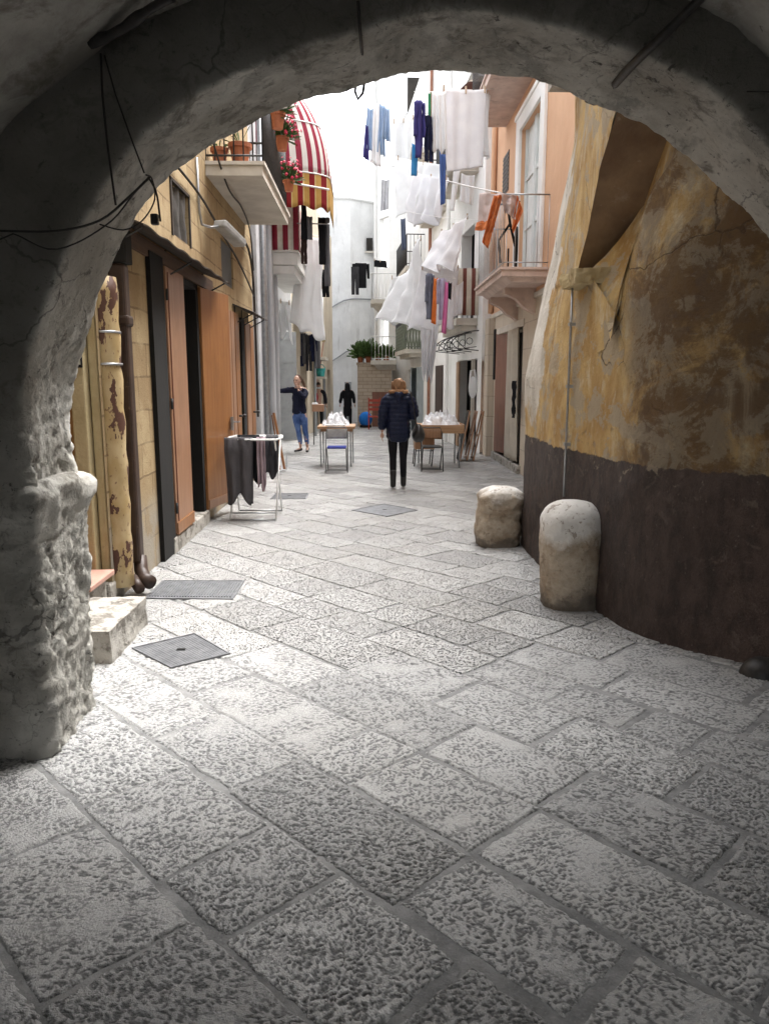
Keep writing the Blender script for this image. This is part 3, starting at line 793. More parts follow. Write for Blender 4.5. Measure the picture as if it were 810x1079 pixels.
bollard('guard_stone', 'tall rounded pale guard stone at the foot of the grey conduit', (1.455, 5.26), .215, .20, .79, (-.02, .03), .85, 3)
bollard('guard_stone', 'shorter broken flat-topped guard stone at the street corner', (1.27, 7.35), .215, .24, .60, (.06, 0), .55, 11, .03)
def f(u, v):
    a = 2*pi*u; w = v*pi/2
    p = Vector((2.16+cos(a)*.13*cos(w)+.02, 3.94+sin(a)*.10*cos(w), .10*sin(w)-.01))
    return p+Vector((1, 1, 1))*fbm(p*9, 3)*.01
tag(MB().grid(f, 20, 10, True).build('stone_lump', SPIPE, smooth=True), 'small dark rounded lump on the paving at the foot of the right wall', 'stone')

# ------------------------------------------------------------------ facade helper
def facade(A, B, z0, z1, holes, depth, side):
    """wall from A to B (xy) with rectangular holes (s0,s1,za,zb); reveals go to 'side' (unit xy normal pointing away from the street)"""
    A = Vector((*A, 0)); B = Vector((*B, 0)); L = (B-A).length; d = (B-A)/L; nrm = Vector((*side, 0))
    ss = sorted({0, L} | {h[i] for h in holes for i in (0, 1)} | {L*i/8 for i in range(1, 8)})
    zz = sorted({z0, z1} | {h[i] for h in holes for i in (2, 3)} | {z0+(z1-z0)*i/6 for i in range(1, 6)})
    ss = [s for s in ss if 0 <= s <= L]; m = MB()
    P = lambda s, z, k=0: A+d*s+nrm*k+Vector((0, 0, z))
    for i in range(len(ss)-1):
        for j in range(len(zz)-1):
            cs, cz = (ss[i]+ss[i+1])/2, (zz[j]+zz[j+1])/2
            if any(h[0] < cs < h[1] and h[2] < cz < h[3] for h in holes): continue
            m.add([P(ss[i], zz[j]), P(ss[i+1], zz[j]), P(ss[i+1], zz[j+1]), P(ss[i], zz[j+1])], [(0,1,2,3)])
    for a, b, c, e in holes:
        for q in ([P(a,c),P(a,e),P(a,e,depth),P(a,c,depth)], [P(b,c),P(b,e),P(b,e,depth),P(b,c,depth)], [P(a,e),P(b,e),P(b,e,depth),P(a,e,depth)], [P(a,c),P(b,c),P(b,c,depth),P(a,c,depth)]):
            m.add(q, [(0,1,2,3)])
    return m, P

def railing(parent, pts, z, h, m, gap=.11, r=.008, name='railing'):
    b = MB(); pts = [Vector((*p, 0)) for p in pts]
    for a, c in zip(pts, pts[1:]):
        L = (c-a).length; n = max(2, int(L/gap))
        for i in range(n+1):
            p = a.lerp(c, i/n); b.tube([p+Vector((0,0,z)), p+Vector((0,0,z+h))], r, 5)
        for zz, rr in ((z+h, r*1.9), (z+.07, r*1.4)):
            b.tube([a+Vector((0,0,zz)), c+Vector((0,0,zz))], rr, 6)
    return b.build(name, m, parent, smooth=True)
def slab(x0, x1, y0, y1, z, th=.14, lip=.03):
    b = MB().box(x0, x1, y0, y1, z-th, z-.04)
    s = 1 if x1 > x0 else -1
    b.box(x0, x1+s*lip, y0-lip, y1+lip, z-.038, z)
    return b

# ------------------------------------------------------------------ left stone house A (yellow blocks)
def house_a():
    t = thing('house', 'yellow stone block house with orange wooden shutters and tin canopies on the left', 'house', (-1.9, 6, 0))
    x = -1.85
    holes = [(1.65, 3.15, .14, 2.60), (4.45, 5.4, .12, 2.50), (5.95, 6.8, .12, 2.45), (2.25, 2.95, 2.97, 3.45), (4.7, 5.55, 2.82, 3.37)]
    m, P = facade((x, 5.35), (x, 12.6), -.1, 6.4, holes, .28, (-1, 0))
    m.build('wall', ASH, t)
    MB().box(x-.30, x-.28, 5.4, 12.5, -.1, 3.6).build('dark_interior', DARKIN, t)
    MB().box(x-.5, x, 12.60, 12.62, -.1, 6.4).build('end_wall', ASH, t)
    # threshold of the first doorway
    MB().box(x-.2, x+.05, 6.95, 8.55, -.05, .145).build('threshold', STEP, t, bevel=.015)
    MB().box(x-.02, x+.04, 6.62, 7.03, -.02, 2.66).build('door_frame', BLACKV, t)
    MB().box(x-.16, x-.1, 8.18, 8.24, .1, 2.53).build('mullion', BLACKV, t); b = MB(); b.box(x-.2, x+.02, 8.40, 8.50, .1, 2.6); b.box(x-.2, x+.02, 7.0, 8.5, 2.54, 2.60)
    b.build('door_frame', BLACKV, t)
    MB().box(x-.13, x-.09, 7.78, 8.06, .14, 2.5).build('cream_door_panel', CREAM, t)
    d = D1 = MB().box(x+.012, x+.05, 7.06, 7.74, .16, 2.60).build('door_leaf', DOORW2, t, bevel=.006)
    MB().box(x+.051, x+.062, 7.06, 7.74, .16, .27).build('kickboard', DOORW, d)
    # second leaf, swung open along the wall
    L = MB(); a = Vector((x+.03, 8.5, 0)); b2 = Vector((x+.19, 9.28, 0))
    L.plank(a+Vector((0,0,1.365)), b2+Vector((0,0,1.365)), .04, 2.43)
    d = L.build('door_leaf', DOORW, t, bevel=.005)
    h = MB(); q = a.lerp(b2, .9)+Vector((.03, -.005, 1.08)); h.box(q.x, q.x+.03, q.y-.02, q.y+.02, q.z-.08, q.z+.08); h.tube([q+Vector((.03,0,.02)), q+Vector((.09,0,.02)), q+Vector((.09,.1,.02))], .009, 6)
    h.build('handle', GALV, d)
    k = MB().plank(a+Vector((.028,-.005,.21)), b2+Vector((.028,-.005,.21)), .012, .10); k.build('kickboard', DOORW2, d)
    def fit(d0, xa, ya, yb, z0, z1, m_):
        for zz in (z0+.25, (z0+z1)/2, z1-.25):
            MB().tube([(xa+.006, ya-.004, zz-.05), (xa+.006, ya-.004, zz+.05)], .011, 8).build('hinge', IRON, d0, smooth=True)
        MB().box(xa, xa+.009, ya+.05, ya+.062, z0+.12, z1-.05).build('groove_strip', m_, d0)
    fit(D1, x+.051, 7.06, 7.74, .16, 2.6, BRWOOD)
    MB().box(x-.25, x-.22, 7.1, 8.4, .14, 2.5).box(x-.22, x-.20, 7.4, 7.45, .14, 2.5).build('inner_door', BRWOOD, t)
    MB().box(x-.22, x-.215, 7.75, 8.25, 1.1, 2.3).build('door_glass', mat('dusty_glass', (.07,.08,.08), None, 5, .15), t)
    # folding doors further along
    for y0, y1, zt, cc in ((10.02, 10.32, 2.5, DOORW2), (10.36, 10.60, 2.5, DOORW2), (10.66, 10.95, 2.5, DOORW), (11.55, 11.95, 2.44, DOORW2), (12.0, 12.34, 2.44, DOORW)):
        d = MB().box(x+.01, x+.045, y0, y1, .12, zt).build('door_leaf', cc, t, bevel=.004)
        if y0 in (10.66, 12.0): 
            MB().tube([(x+.046, y0+.08, 1.1), (x+.10, y0+.08, 1.1)], .014, 8).ball((x+.12, y0+.08, 1.1), .028, 8).build('knob', IRON, d, smooth=True)
    MB().box(x-.02, x+.035, 9.82, 9.98, .05, 2.55).build('door_frame', BLACKV, t); MB().box(x-.02, x+.035, 11.25, 11.50, .05, 2.48).build('door_frame', BLACKV, t)
    # window cloth / shutters upstairs
    def cl(y0, y1, z0, z1):
        return lambda u, v: Vector((x-.03+.02*sin(u*17)+.012*sin(u*31+v*6), y0+(y1-y0)*u, z0+(z1-z0)*v))
    fr = MB().box(x-.02, x+.015, 7.56, 7.6, 2.95, 3.47).box(x-.02, x+.015, 8.3, 8.34, 2.95, 3.47).box(x-.02, x+.015, 7.56, 8.34, 3.45, 3.48).build('window_frame', TIN, t)
    MB().grid(cl(7.6, 8.3, 2.97, 3.46), 40, 4).build('curtain', fabric('grey_window_cloth', (.10, .095, .09), (.07, .066, .06)), fr, smooth=True)
    fr = MB().box(x-.06, x-.02, 10.07, 10.88, 2.83, 3.36).build('window_shutter', mat('dark_green_shutter', (.06,.06,.05), None, 6, .6), t)
    # tin canopies
    def canopy(y0, y1, z, ox):
        b = MB()
        def f(u, v): return Vector((x+(ox)*v, y0+(y1-y0)*u, z+.12*(1-v)+.008*sin(u*40)*v))
        b.grid(f, 60, 4)
        c = b.build('canopy', TIN, t, solid=.012)
        for yy in [y0+.12, (y0+y1)/2, y1-.12]:
            q = MB(); q.tube([(x+.01, yy, z-.18), (x+.03, yy, z-.12), (x+ox*.85, yy, z+.0)], .009, 5); q.tube([(x+.01, yy, z-.2), (x+.01, yy, z+.1)], .008, 5)
            q.build('bracket', IRON, c)
    canopy(5.55, 8.95, 2.66, .30); canopy(10.75, 12.15, 2.50, .30)
    # timber fascia under the first canopy
    MB().box(x+.002, x+.03, 6.0, 9.3, 2.61, 2.74).build('lintel', m_wood('dark_stained_lintel', (.13,.07,.04), (.08,.045,.028), 'Y', .6), t)
    # balcony
    b = slab(x, -1.20, 9.28, 12.1, 4.06, .15, .03).build('balcony', SLAB, t)
    railing(b, [(x, 9.30), (-1.20, 9.30), (-1.22, 12.08), (x, 12.08)], 4.06, 1.0, IRON, .095, .009)
house_a()
def pot(c, r, h, label, leaf=None, n=30, sp=.2, flower=None, group='terracotta flower pots', bw=1.0):
    t = thing('potted_plant', label, 'potted plant', c, group)
    c = Vector(c)
    MB().lathe(c, [(r*.68, 0), (r*.9, h*.8), (r*1.08, h*.8), (r*1.08, h), (r*.9, h), (r*.85, h*.85)], 16).build('pot', TERRA, t, smooth=False)
    if leaf:
        b = MB(); fl = MB(); top = c+Vector((0, 0, h))
        for i in range(n):
            d = Vector((U(-1, 1), U(-1, 1), U(-.2, 1.3))).normalized(); L = U(.4, 1)*sp
            p = top+d*L*.9+Vector((0, 0, .03)); w = d.cross(Vector((U(-1,1), U(-1,1), U(-1,1)))).normalized()*U(.008, .016)*bw
            q0 = top+d*L*.25
            b.add([q0-w*.3, q0+w*.3, p+w, p+d*.05, p-w], [(0,1,2,3,4)])
            if flower and R() < .45:
                pf = p+d*.05
                e1 = d.cross(Vector((0,0,1))).normalized()*.028; e2 = d.cross(e1).normalized()*.028
                fl.add([pf-e1, pf-e2, pf+e1, pf+e2, pf+d*.012], [(0,1,4),(1,2,4),(2,3,4),(3,0,4)])
        b.build('leaves', leaf, t)
        if flower: fl.build('flowers', flower, t, kind='stuff')
    return t
pot((-1.72, 9.47, 4.06), .10, .19, 'small terracotta pot with a dry stem at the left of the balcony', LEAF2, 8, .15)
pot((-1.48, 9.47, 4.06), .13, .24, 'larger terracotta pot right of the small one on the balcony', LEAF2, 10, .2)
pot((-1.13, 10.3, 4.72), .10, .19, 'hanging terracotta pot with white flowers on the balcony rail', LEAF, 150, .26, PETW)
pot((-1.13, 10.8, 4.60), .09, .17, 'hanging terracotta pot with crimson flowers on the balcony rail', LEAF, 150, .26, PETR)
pot((-1.12, 11.5, 4.25), .08, .15, 'low hanging pot of crimson flowers near the far balcony corner', LEAF, 120, .26, PETR)

# pipes at the near end of the left house, side doorway
t = thing('downpipe', 'dark brown square downpipe with an elbow at its foot', 'downpipe', (-1.76, 5.78, 0))
MB().box(-1.86, -1.735, 5.66, 5.78, .22, 2.42).box(-1.87, -1.72, 5.65, 5.79, 1.98, 2.06).build('pipe', BRPIPE, t, bevel=.02)
MB().tube([(-1.76, 5.74, .26), (-1.745, 5.70, .16), (-1.70, 5.62, .11), (-1.64, 5.56, .10)], [.05, .052, .052, .054], 14).build('elbow', BRPIPE, t, smooth=True)
MB().tube([(-1.78, 5.60, .12), (-1.70, 5.50, .06)], .04, 14).build('elbow', BRPIPE, t, smooth=True)
MB().box(-1.87, -1.71, 5.64, 5.80, 2.42, 2.66).build('hopper', BLACKV, t, bevel=.01)
t = thing('drainpipe', 'thick ochre drainpipe with flaking paint and rust patches', 'drainpipe', (-1.84, 5.50, 0))
MB().tube([(-1.84, 5.50, z) for z in [i*.1 for i in range(1, 24)]], [.098+.006*sin(i*2.1) for i in range(1, 24)], 20).build('pipe', RUST, t, smooth=True)
for z in (1.70, 1.92): MB().tube([(-1.84, 5.50, z), (-1.84, 5.50, z+.015)], .106, 20).build('clamp', GALV, t, smooth=True)
def house_left_near():
    t = thing('house', 'ochre rendered house side behind the left arch pier with a cream door jamb', 'house', (-2.3, 4.6, 0))
    m, P = facade((-2.3, 3.55), (-2.3, 5.4), -.1, 4.2, [(.45, 1.5, .35, 2.5)], .2, (-1, 0))
    m.build('wall', OCHRE2, t)
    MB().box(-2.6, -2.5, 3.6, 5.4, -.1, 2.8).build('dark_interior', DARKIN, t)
    MB().box(-2.3, -1.98, 5.40, 5.5, .0, 3.4).build('return_wall', OCHRE2, t)
    MB().box(-2.03, -1.93, 5.28, 5.395, .05, 3.0).build('door_jamb', CREAM, t, bevel=.012)
    MB().box(-1.925, -1.86, 5.36, 5.395, .05, 3.0).build('door_jamb', CREAM, t, bevel=.012)
    MB().box(-2.3, -1.80, 4.80, 5.27, .24, .275).build('window_sill', mat('pink_marble_sill', (.52,.30,.24), (.42,.24,.19), 5, .5), t, bevel=.006)
    MB().box(-2.3, -1.86, 4.84, 5.26, -.05, .235).build('sill_base', STEP, t, bevel=.01)
    MB().box(-2.5, -1.84, 5.29, 5.6, -.05, .16).build('plinth', STEP, t, bevel=.02)
house_left_near()
t = thing('number_plate', 'small pale plate in a dark frame on the cream jamb', 'plate', (-1.98, 5.27, 1.72))
MB().box(-2.02, -1.93, 5.262, 5.278, 1.68, 1.84).build('frame', BLACKV, t, bevel=.003)
MB().box(-2.01, -1.94, 5.257, 5.2615, 1.70, 1.82).build('plate', mat('cream_enamel', (.62,.60,.5), None, 12, .3), t)
b = MB()
for z in (1.792, 1.762): b.box(-1.995, -1.955, 5.2545, 5.2565, z, z+.006)
for x_ in (-1.985, -1.972, -1.958): b.box(x_, x_+.005, 5.2545, 5.2565, 1.715, 1.74)
b.build('markings', BLACKV, t)
tag(rough_block(-2.0, -1.47, 4.16, 4.86, .19, 3).build('stone_step', STEP, smooth=True), 'worn pale stone step with a rough dark front beside the left pier', 'step')

# floodlight with conduit on house A
t = thing('floodlight', 'grey floodlight on a bent bracket high on the yellow stone wall', 'lamp', (-1.85, 9.0, 3.35))
q0 = Vector((-1.83, 8.95, 4.2)); 
MB().tube([(-1.83, 8.72, 3.95), (-1.83, 8.75, 3.40), (-1.82, 8.8, 3.28), (-1.74, 8.9, 3.27), (-1.66, 9.0, 3.30)], .014, 8).build('bracket', GALV, t, smooth=True)
b = MB().plank((-1.66, 8.98, 3.33), (-1.50, 9.42, 3.18), .16, .09); b.build('lamp_housing', mat('grey_lamp_paint', (.36,.36,.35), None, 8, .45), t, bevel=.02)
for lab, pts, r in (('black cable sagging along the yellow wall above the canopy', [(-1.80, 6.3, 3.62), (-1.80, 7.4, 3.60), (-1.80, 8.7, 3.55), (-1.79, 9.8, 3.38), (-1.80, 11.2, 3.2), (-1.8, 12.5, 2.9)], .014),
                    ('thin dark cable below the balcony of the yellow house', [(-1.70, 8.8, 4.25), (-1.66, 9.6, 3.86), (-1.66, 10.6, 3.84), (-1.75, 11.9, 3.78), (-1.8, 12.5, 3.3)], .011),
                    ('grey cable bundle running down the end of the yellow wall', [(-1.80, 11.5, 3.6), (-1.80, 12.0, 3.55), (-1.8, 12.35, 3.3), (-1.8, 12.5, 2.7), (-1.8, 12.55, 1.0)], .018)):
    cable(lab, catmull(pts, .12), r, group='cables fixed along the yellow wall')

# ------------------------------------------------------------------ covers and gratings in the street
def cover(name, label, quad, rib, sub=True):
    """quad: 4 ground points"""
    q = [Vector((a, b, gz(b))) for a, b in quad]; c = sum(q, Vector())/4
    t = thing(name, label, 'manhole cover' if not rib else 'drain grating', c, 'iron covers let into the paving')
    z1 = Vector((0, 0, .012)); b = MB()
    for i in range(4):
        a, d = q[i], q[(i+1) % 4]; ia, id_ = a.lerp(c, .045), d.lerp(c, .045)
        up = Vector((0, 0, .010))
        b.add([a-z1, d-z1, d+up, a+up, ia+up, id_+up, id_-z1, ia-z1], [(0,1,2,3),(3,2,5,4),(4,5,6,7)])
    b.build('frame', COVER, t)
    i = [p.lerp(c, .055) for p in q]
    b = MB(); H = Vector((0, 0, .006)); b.add([p-z1 for p in i]+[p+H for p in i], [(4,5,6,7),(0,1,5,4),(1,2,6,5),(2,3,7,6),(3,0,4,7)])
    ex = i[1]-i[0]; ey = i[3]-i[0]
    if rib:
        n = 30
        for k in range(n):
            u = (k+.5)/n; a = i[0].lerp(i[1], u)+ey*.06; e = i[3].lerp(i[2], u)-ey*.06
            b.plank(a+Vector((0,0,.010)), e+Vector((0,0,.010)), .010, .009)
    else:
        for r_ in range(20):
            for k in range(20):
                p = i[0].lerp(i[1], (k+.5)/20)
                p2 = i[3].lerp(i[2], (k+.5)/20); p = p.lerp(p2, (r_+.5)/20)
                w = .0085
                b.box(p.x-w, p.x+w, p.y-.0035, p.y+.0035, p.z+.006, p.z+.0078)
    b.build('plate', COVER, t)
    if not rib:
        MB().box(c.x-.03, c.x+.02, c.y-.012, c.y+.012, c.z+.011, c.z+.013).build('keyhole', BLACKV, t)
cover('manhole_cover', 'diamond-set square iron manhole cover beside the stone step', [(-1.43,4.40),(-1.11,4.07),(-.82,4.29),(-1.11,4.66)], False)
cover('drain_grating', 'long ribbed iron grating by the foot of the downpipe', [(-1.66,5.46),(-1.0,5.42),(-1.0,5.94),(-1.66,5.96)], True)
cover('manhole_cover', 'dark square manhole cover in mid street behind the walking woman', [(-.21,9.28),(.22,8.83),(.61,9.27),(.2,9.76)], False)
cover('manhole_cover', 'small dark cover under the shutters near the drying rack', [(-1.33,10.2),(-.85,10.2),(-.85,10.7),(-1.33,10.7)], False)

# ------------------------------------------------------------------ left side beyond the stone house
def house_b():
    t = thing('house', 'pale grey house with thick wall pipes under the striped balcony on the left', 'house', (-2.0, 15, 0))
    m, P = facade((-1.88, 12.64), (-1.95, 15.6), -.1, 7.4, [], .2, (-1, 0)); m.build('wall', GREYW, t)
    m, P = facade((-1.952, 15.6), (-2.52, 21.3), -.3, 7.4, [(1.5, 2.5, 4.0, 6.0), (2.0, 2.8, 0, 2.2)], .2, (-1, 0)); m.build('wall', WHITE, t)
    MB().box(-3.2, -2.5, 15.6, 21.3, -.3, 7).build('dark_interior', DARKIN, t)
    MB().box(-3.4, -1.9, 12.64, 12.7, -.1, 7.4).build('end_wall', GREYW, t)
    b = MB()
    for y, w in ((12.9, .34), (13.7, .30), (14.7, .42)): b.box(-1.95, -1.80, y, y+w, -.05, 4.6)
    b.build('pilaster', GREYW, t, bevel=.02)
    for x_, y, r in ((-1.76, 13.42, .055), (-1.78, 14.35, .05), (-1.80, 15.35, .05)):
        MB().tube([(x_, y, .05), (x_, y, 1.2), (x_, y, 3.0), (x_, y, 7)], r, 10).build('pipe', GALV if r > .052 else GREYW, t, smooth=True)
    s = slab(-1.95, -1.34, 15.1, 18.6, 4.02, .26, .03)
    s.box(-1.95, -1.40, 15.13, 18.5, 3.60, 3.75)
    b = s.build('balcony', mat('white_balcony_paint', (.74,.73,.70), (.62,.61,.58), 3, .8, world=True), t)
    railing(b, [(-1.9, 15.12), (-1.36, 15.12), (-1.6, 18.5)], 4.02, 1.0, IRON, .1, .009)
house_b()
REDW = striped('red_white_stripes', [(.5, (.36, .05, .085)), (.5, (.80, .77, .72))], .20, 'X', True, 0, .3)
REDWY = striped('red_white_stripes_side', [(.5, (.36, .05, .085)), (.5, (.80, .77, .72))], .22, 'Y', True, 0, .3)
YELR = striped('yellow_maroon_stripes', [(.45, (.30, .03, .035)), (.1, (.75,.6,.3)), (.45, (.60, .38, .12))], .20, 'X', True, .02, .3)
# dropped striped cloth round the balcony
t = thing('balcony_cloth', 'red and white striped cloth wrapped round the white balcony railing', 'cloth', (-1.6, 15.06, 4.0))
MB().grid(lambda u, v: Vector((-1.97+.66*u, 15.05-.02*sin(u*22)*(1-v*.4), 4.02+1.02*v)), 50, 6).build('front_cloth', REDW, t, smooth=True, solid=.006)
MB().grid(lambda u, v: Vector((-1.30-.22*u+.015*sin(u*60), 15.06+3.4*u, 4.02+1.02*v)), 70, 6).build('side_cloth', REDWY, t, smooth=True, solid=.006)
def fan_stripes():
    N = NT('fan_striped_canvas'); p = N.pos(True); sp = N.n('ShaderNodeSeparateXYZ'); N.l(p[0], p[1], sp, 0)
    a = N.math('ARCTAN2', N.math('DIVIDE', N.math('ADD', (sp, 'X'), 1.95), 1.27), N.math('DIVIDE', N.math('SUBTRACT', 14.6, (sp, 'Y')), .62))
    f = N.math('LESS_THAN', N.math('FRACT', N.math('DIVIDE', a, .20)), .5)
    col = N.mix(f, (.80, .77, .73), (.36, .05, .085))
    m = N.fin(col, .85, N.bump(N.noise(p, 5, 4), .4, .02), 0, .15)
    tr = N.n('ShaderNodeBsdfTranslucent'); N.l(col[0], col[1], tr, 0)
    ms = N.n('ShaderNodeMixShader'); ms.inputs[0].default_value = .35
    N.l(N.b, 0, ms, 1); N.l(tr, 0, ms, 2); N.l(ms, 0, N.o, 0)
    return m
# curved awning
def awning():
    t = thing('awning', 'curved red and white striped awning with yellow and maroon valance over the left balcony', 'awning', (-1.5, 15.0, 5.2))
    def f(u, v):
        a = v*pi/2*1.02
        ox = -1.95+1.27*sin(a)
        z = 5.18+1.72*cos(a)
        y = 14.6+1.3*u
        ridge = .02*abs(sin(u*pi*4))
        return Vector((ox-ridge, y, z-ridge))
    # dome end: swept from the wall round to the outer rail
    MB().grid(f, 32, 26).build('cover', REDWY, t, smooth=True, solid=.01)
    def g(u, v):
        a = v*pi/2*1.02
        return Vector((-1.95+1.27*sin(a)*u, 14.6-.22*sin(pi*u)*sin(a), 5.18+1.72*cos(a)*(1-.0*u)*u**.35 if u > 0 else 5.18))
    def dome(u, v):
        # quarter dome closing the near end: meridians fan from the wall pivot
        th = u*pi/2; a = v*pi/2
        r = 1.27*sin(a)
        return Vector((-1.95+r*sin(th), 14.6-.62*sin(a)*cos(th)*1.0, 5.18+1.72*cos(a)))
    MB().grid(dome, 18, 24).build('end_panel', fan_stripes(), t, smooth=True, solid=.01)
    b = MB()
    for a0 in (.35, .7, 1.05, pi/2):
        b.tube([(-1.95+1.28*sin(a0)*sin(k/10*pi/2), 14.6-.63*sin(a0)*cos(k/10*pi/2), 5.18+1.73*cos(a0)) for k in range(11)]+[(-1.95+1.28*sin(a0), 15.9, 5.18+1.73*cos(a0))], .012, 6)
    b.build('rib', WPLAST, t, smooth=True)
    def val(u, v):
        if u < .35:
            th = u/.35*pi/2; x = -1.95+1.27*sin(th); y = 14.6-.62*cos(th)
        else: x = -.68; y = 14.6+1.3*(u-.35)/.65
        return Vector((x, y-.02*sin(u*60)*v, 5.20-(.60+.03*sin(u*70))*v))
    MB().grid(val, 90, 6).build('valance', YELR, t, smooth=True, solid=.008)
    MB().tube([(-1.95, 14.0, 5.0), (-1.3, 13.98, 4.96), (-.68, 14.3, 4.93)], .018, 6).build('arm', WPLAST, t, smooth=True)
awning()

def house_c():
    t = thing('house', 'cream house with clothes hanging at its ground floor past the grey door', 'house', (-2.2, 24, 0))
    m, P = facade((-2.10, 21.5), (-1.50, 33), -.5, 7.4, [(1.6, 3.1, -.3, 2.3), (5.3, 6.6, -.3, 2.2), (2.0, 3.2, 3.4, 5.4), (7, 8.2, 3.4, 5.4), (9.2, 10.4, -.4, 2.0)], .25, (-1, 0)); m.build('wall', m_wallpaint('cream_render', (.66,.58,.46), (.52,.44,.34), (.33,.27,.2), amt=.7), t)
    MB().box(-3.3, -2.45, 21.6, 33, -.5, 6).build('dark_interior', DARKIN, t)
    MB().box(-3.4, -2.1, 21.42, 21.49, -.3, 7.4).build('end_wall', WHITE, t)
    MB().box(-2.2, -1.35, 21.8, 24.4, 3.15, 3.30).box(-2.2, -1.40, 25.5, 27.5, 2.25, 2.34).build('balcony', SLAB, t)
    b = railing(t, [(-2.0, 21.82), (-1.38, 21.82), (-1.38, 24.3)], 3.30, .95, WPLAST, .12, .010)
    MB().box(-2.3, -1.9, 24.2, 25.0, 1.2, 1.26).box(-1.9, -1.45, 26.0, 27.3, 1.62, 1.70).build('shelf', SLAB, t)
    MB().tube([(-1.55, 27.2, -.3), (-1.55, 27.2, 1.7)], .05, 8).tube([(-1.62, 23.6, -.2), (-1.62, 23.6, 2.6)], .04, 8).build('post', GREYD, t)
house_c()
# grey panelled door leaf standing open, square to the lane
t = thing('door', 'tall grey panelled door leaf standing open square to the lane on the left', 'door', (-2.2, 20.9, 0))
b = MB().box(-2.46, -1.93, 20.9, 20.94, -.03, 2.86)
for z0, z1 in ((.15, .62), (.75, 1.25), (1.38, 1.92), (2.05, 2.7)):
    b.box(-2.40, -2.0, 20.882, 20.899, z0, z0+.04).box(-2.40, -2.0, 20.882, 20.899, z1-.04, z1).box(-2.40, -2.36, 20.882, 20.899, z0+.04, z1-.04).box(-2.04, -2.0, 20.882, 20.899, z0+.04, z1-.04)
b.build('leaf', GREYD, t)
MB().ball((-1.97, 20.86, 1.25), .03).build('knob', IRON, t, smooth=True)

# ------------------------------------------------------------------ end of the lane
def end_houses():
    t = thing('house', 'tall streaked white house closing the end of the lane', 'house', (-.8, 36, -.4))
    zt = 9.3
    MB().add([(-3,34.3,-.6),(-.75,34.6,-.6),(.30,35.4,-.6),(.45,40,-.6),(-3,40,-.6),(-3,34.3,zt),(-.75,34.6,zt),(.30,35.4,zt),(.45,40,zt),(-3,40,zt)],
             [(0,1,6,5),(1,2,7,6),(2,3,8,7),(3,4,9,8),(4,0,5,9),(5,6,7,8,9)]).build('wall', WHITE2, t)
    MB().tube([(-3,34.27,zt+.02),(-.75,34.57,zt+.02),(.33,35.37,zt+.02),(.47,40,zt)], .07, 6).build('cornice', WHITE2, t)
    w = MB().box(-.05, .22, 35.02, 35.2, 7.2, 7.75).build('window', DARKIN, t)
    MB().box(-.12, .29, 34.98, 35.03, 7.12, 7.20).build('sill', SLAB, w)
    for z0, z1, in ((4.7, 5.1), (2.4, 2.9)):
        MB().tube(catmull([(-1.9, 34.38, z0-.2), (-1.3, 34.45, z0+.2), (-.75, 34.55, z1), (.28, 35.3, z1+.05)], .2), .03, 6).build('cable', GREYD, t, smooth=True)
    MB().tube([(-.2, 34.93, z) for z in (-.3, 1, 2, 3)], .04, 6).build('pipe', GREYD, t)
    d = MB().box(-1.05, -.75, 34.45, 34.6, -.4, 1.5).build('door', GREYD, t)
    t = thing('house', 'white house with iron balconies at the far right corner of the lane', 'house', (1.0, 33, -.4))
    m, P = facade((.35, 33.5), (1.55, 31.5), -.5, 14, [(.3, 1.0, 2.6, 4.6), (.3, 1.0, 6.2, 8.2), (.3, 1.0, 9.6, 11.4)], .25, (.86, .5)); m.build('wall', WHITE, t)
    MB().box(1.0, 3.5, 33.9, 34.2, -.5, 13.9).build('dark_interior', DARKIN, t)
    MB().box(.36, .5, 33.55, 38, -.5, 14).build('end_wall', WHITE, t)
    MB().tube([(.33, 33.45, z) for z in (-.3, 5, 13.9)], .06, 8).build('downpipe', WHITE, t)
    def bal(x0, x1, y0, y1, z, h, cm, nm='balcony'):
        b = MB().box(x0, x1, y0, y1, z-.16, z).add([(x0+.1,y0+.1,z-.16),(x1,y0+.1,z-.16),(x1,y1,z-.16),(x0+.1,y1,z-.16),(x0+.3,y0+.3,z-.36),(x1,y0+.3,z-.36),(x1,y1,z-.36),(x0+.3,y1,z-.36)], [(0,1,5,4),(3,0,4,7),(4,5,6,7)]).build(nm, SLAB, t)
        railing(b, [(x1, y0+.04), (x0+.04, y0+.04), (x0+.04, y1)], z, h, cm, .13, .012)
    bal(.12, 1.3, 31.2, 33.0, 4.75, 1.0, WPLAST)
    bal(.10, 1.1, 30.0, 32.6, 2.34, .9, WPLAST)
end_houses()
t = thing('stone_block_house', 'low brown stone block with a dark door and potted plants on top', 'outbuilding', (.1, 31, -.3))
MB().box(-.42, .92, 30.3, 32.4, -.5, 2.18).box(-.46, .96, 30.26, 32.4, 2.181, 2.26).build('wall', BLOCK, t)
d = MB().box(.16, .86, 30.24, 30.295, -.3, 1.12).build('door', BRWOOD, t)
for i, (x_, n, sp, lab) in enumerate(((-.30, 90, .62, 'bushy green potted plant, leftmost on the brown stone block'), (.02, 110, .75, 'largest green plant in a terracotta pot on the brown stone block'), (.38, 50, .42, 'small spiky plant between two larger ones on the brown stone block'), (.72, 60, .5, 'dark green potted plant at the right end of the brown stone block'))):
    p = pot((x_, 30.5, 2.26), .14, .26, lab, LEAF2, n*3, sp, group='potted plants on the stone block', bw=2.6)
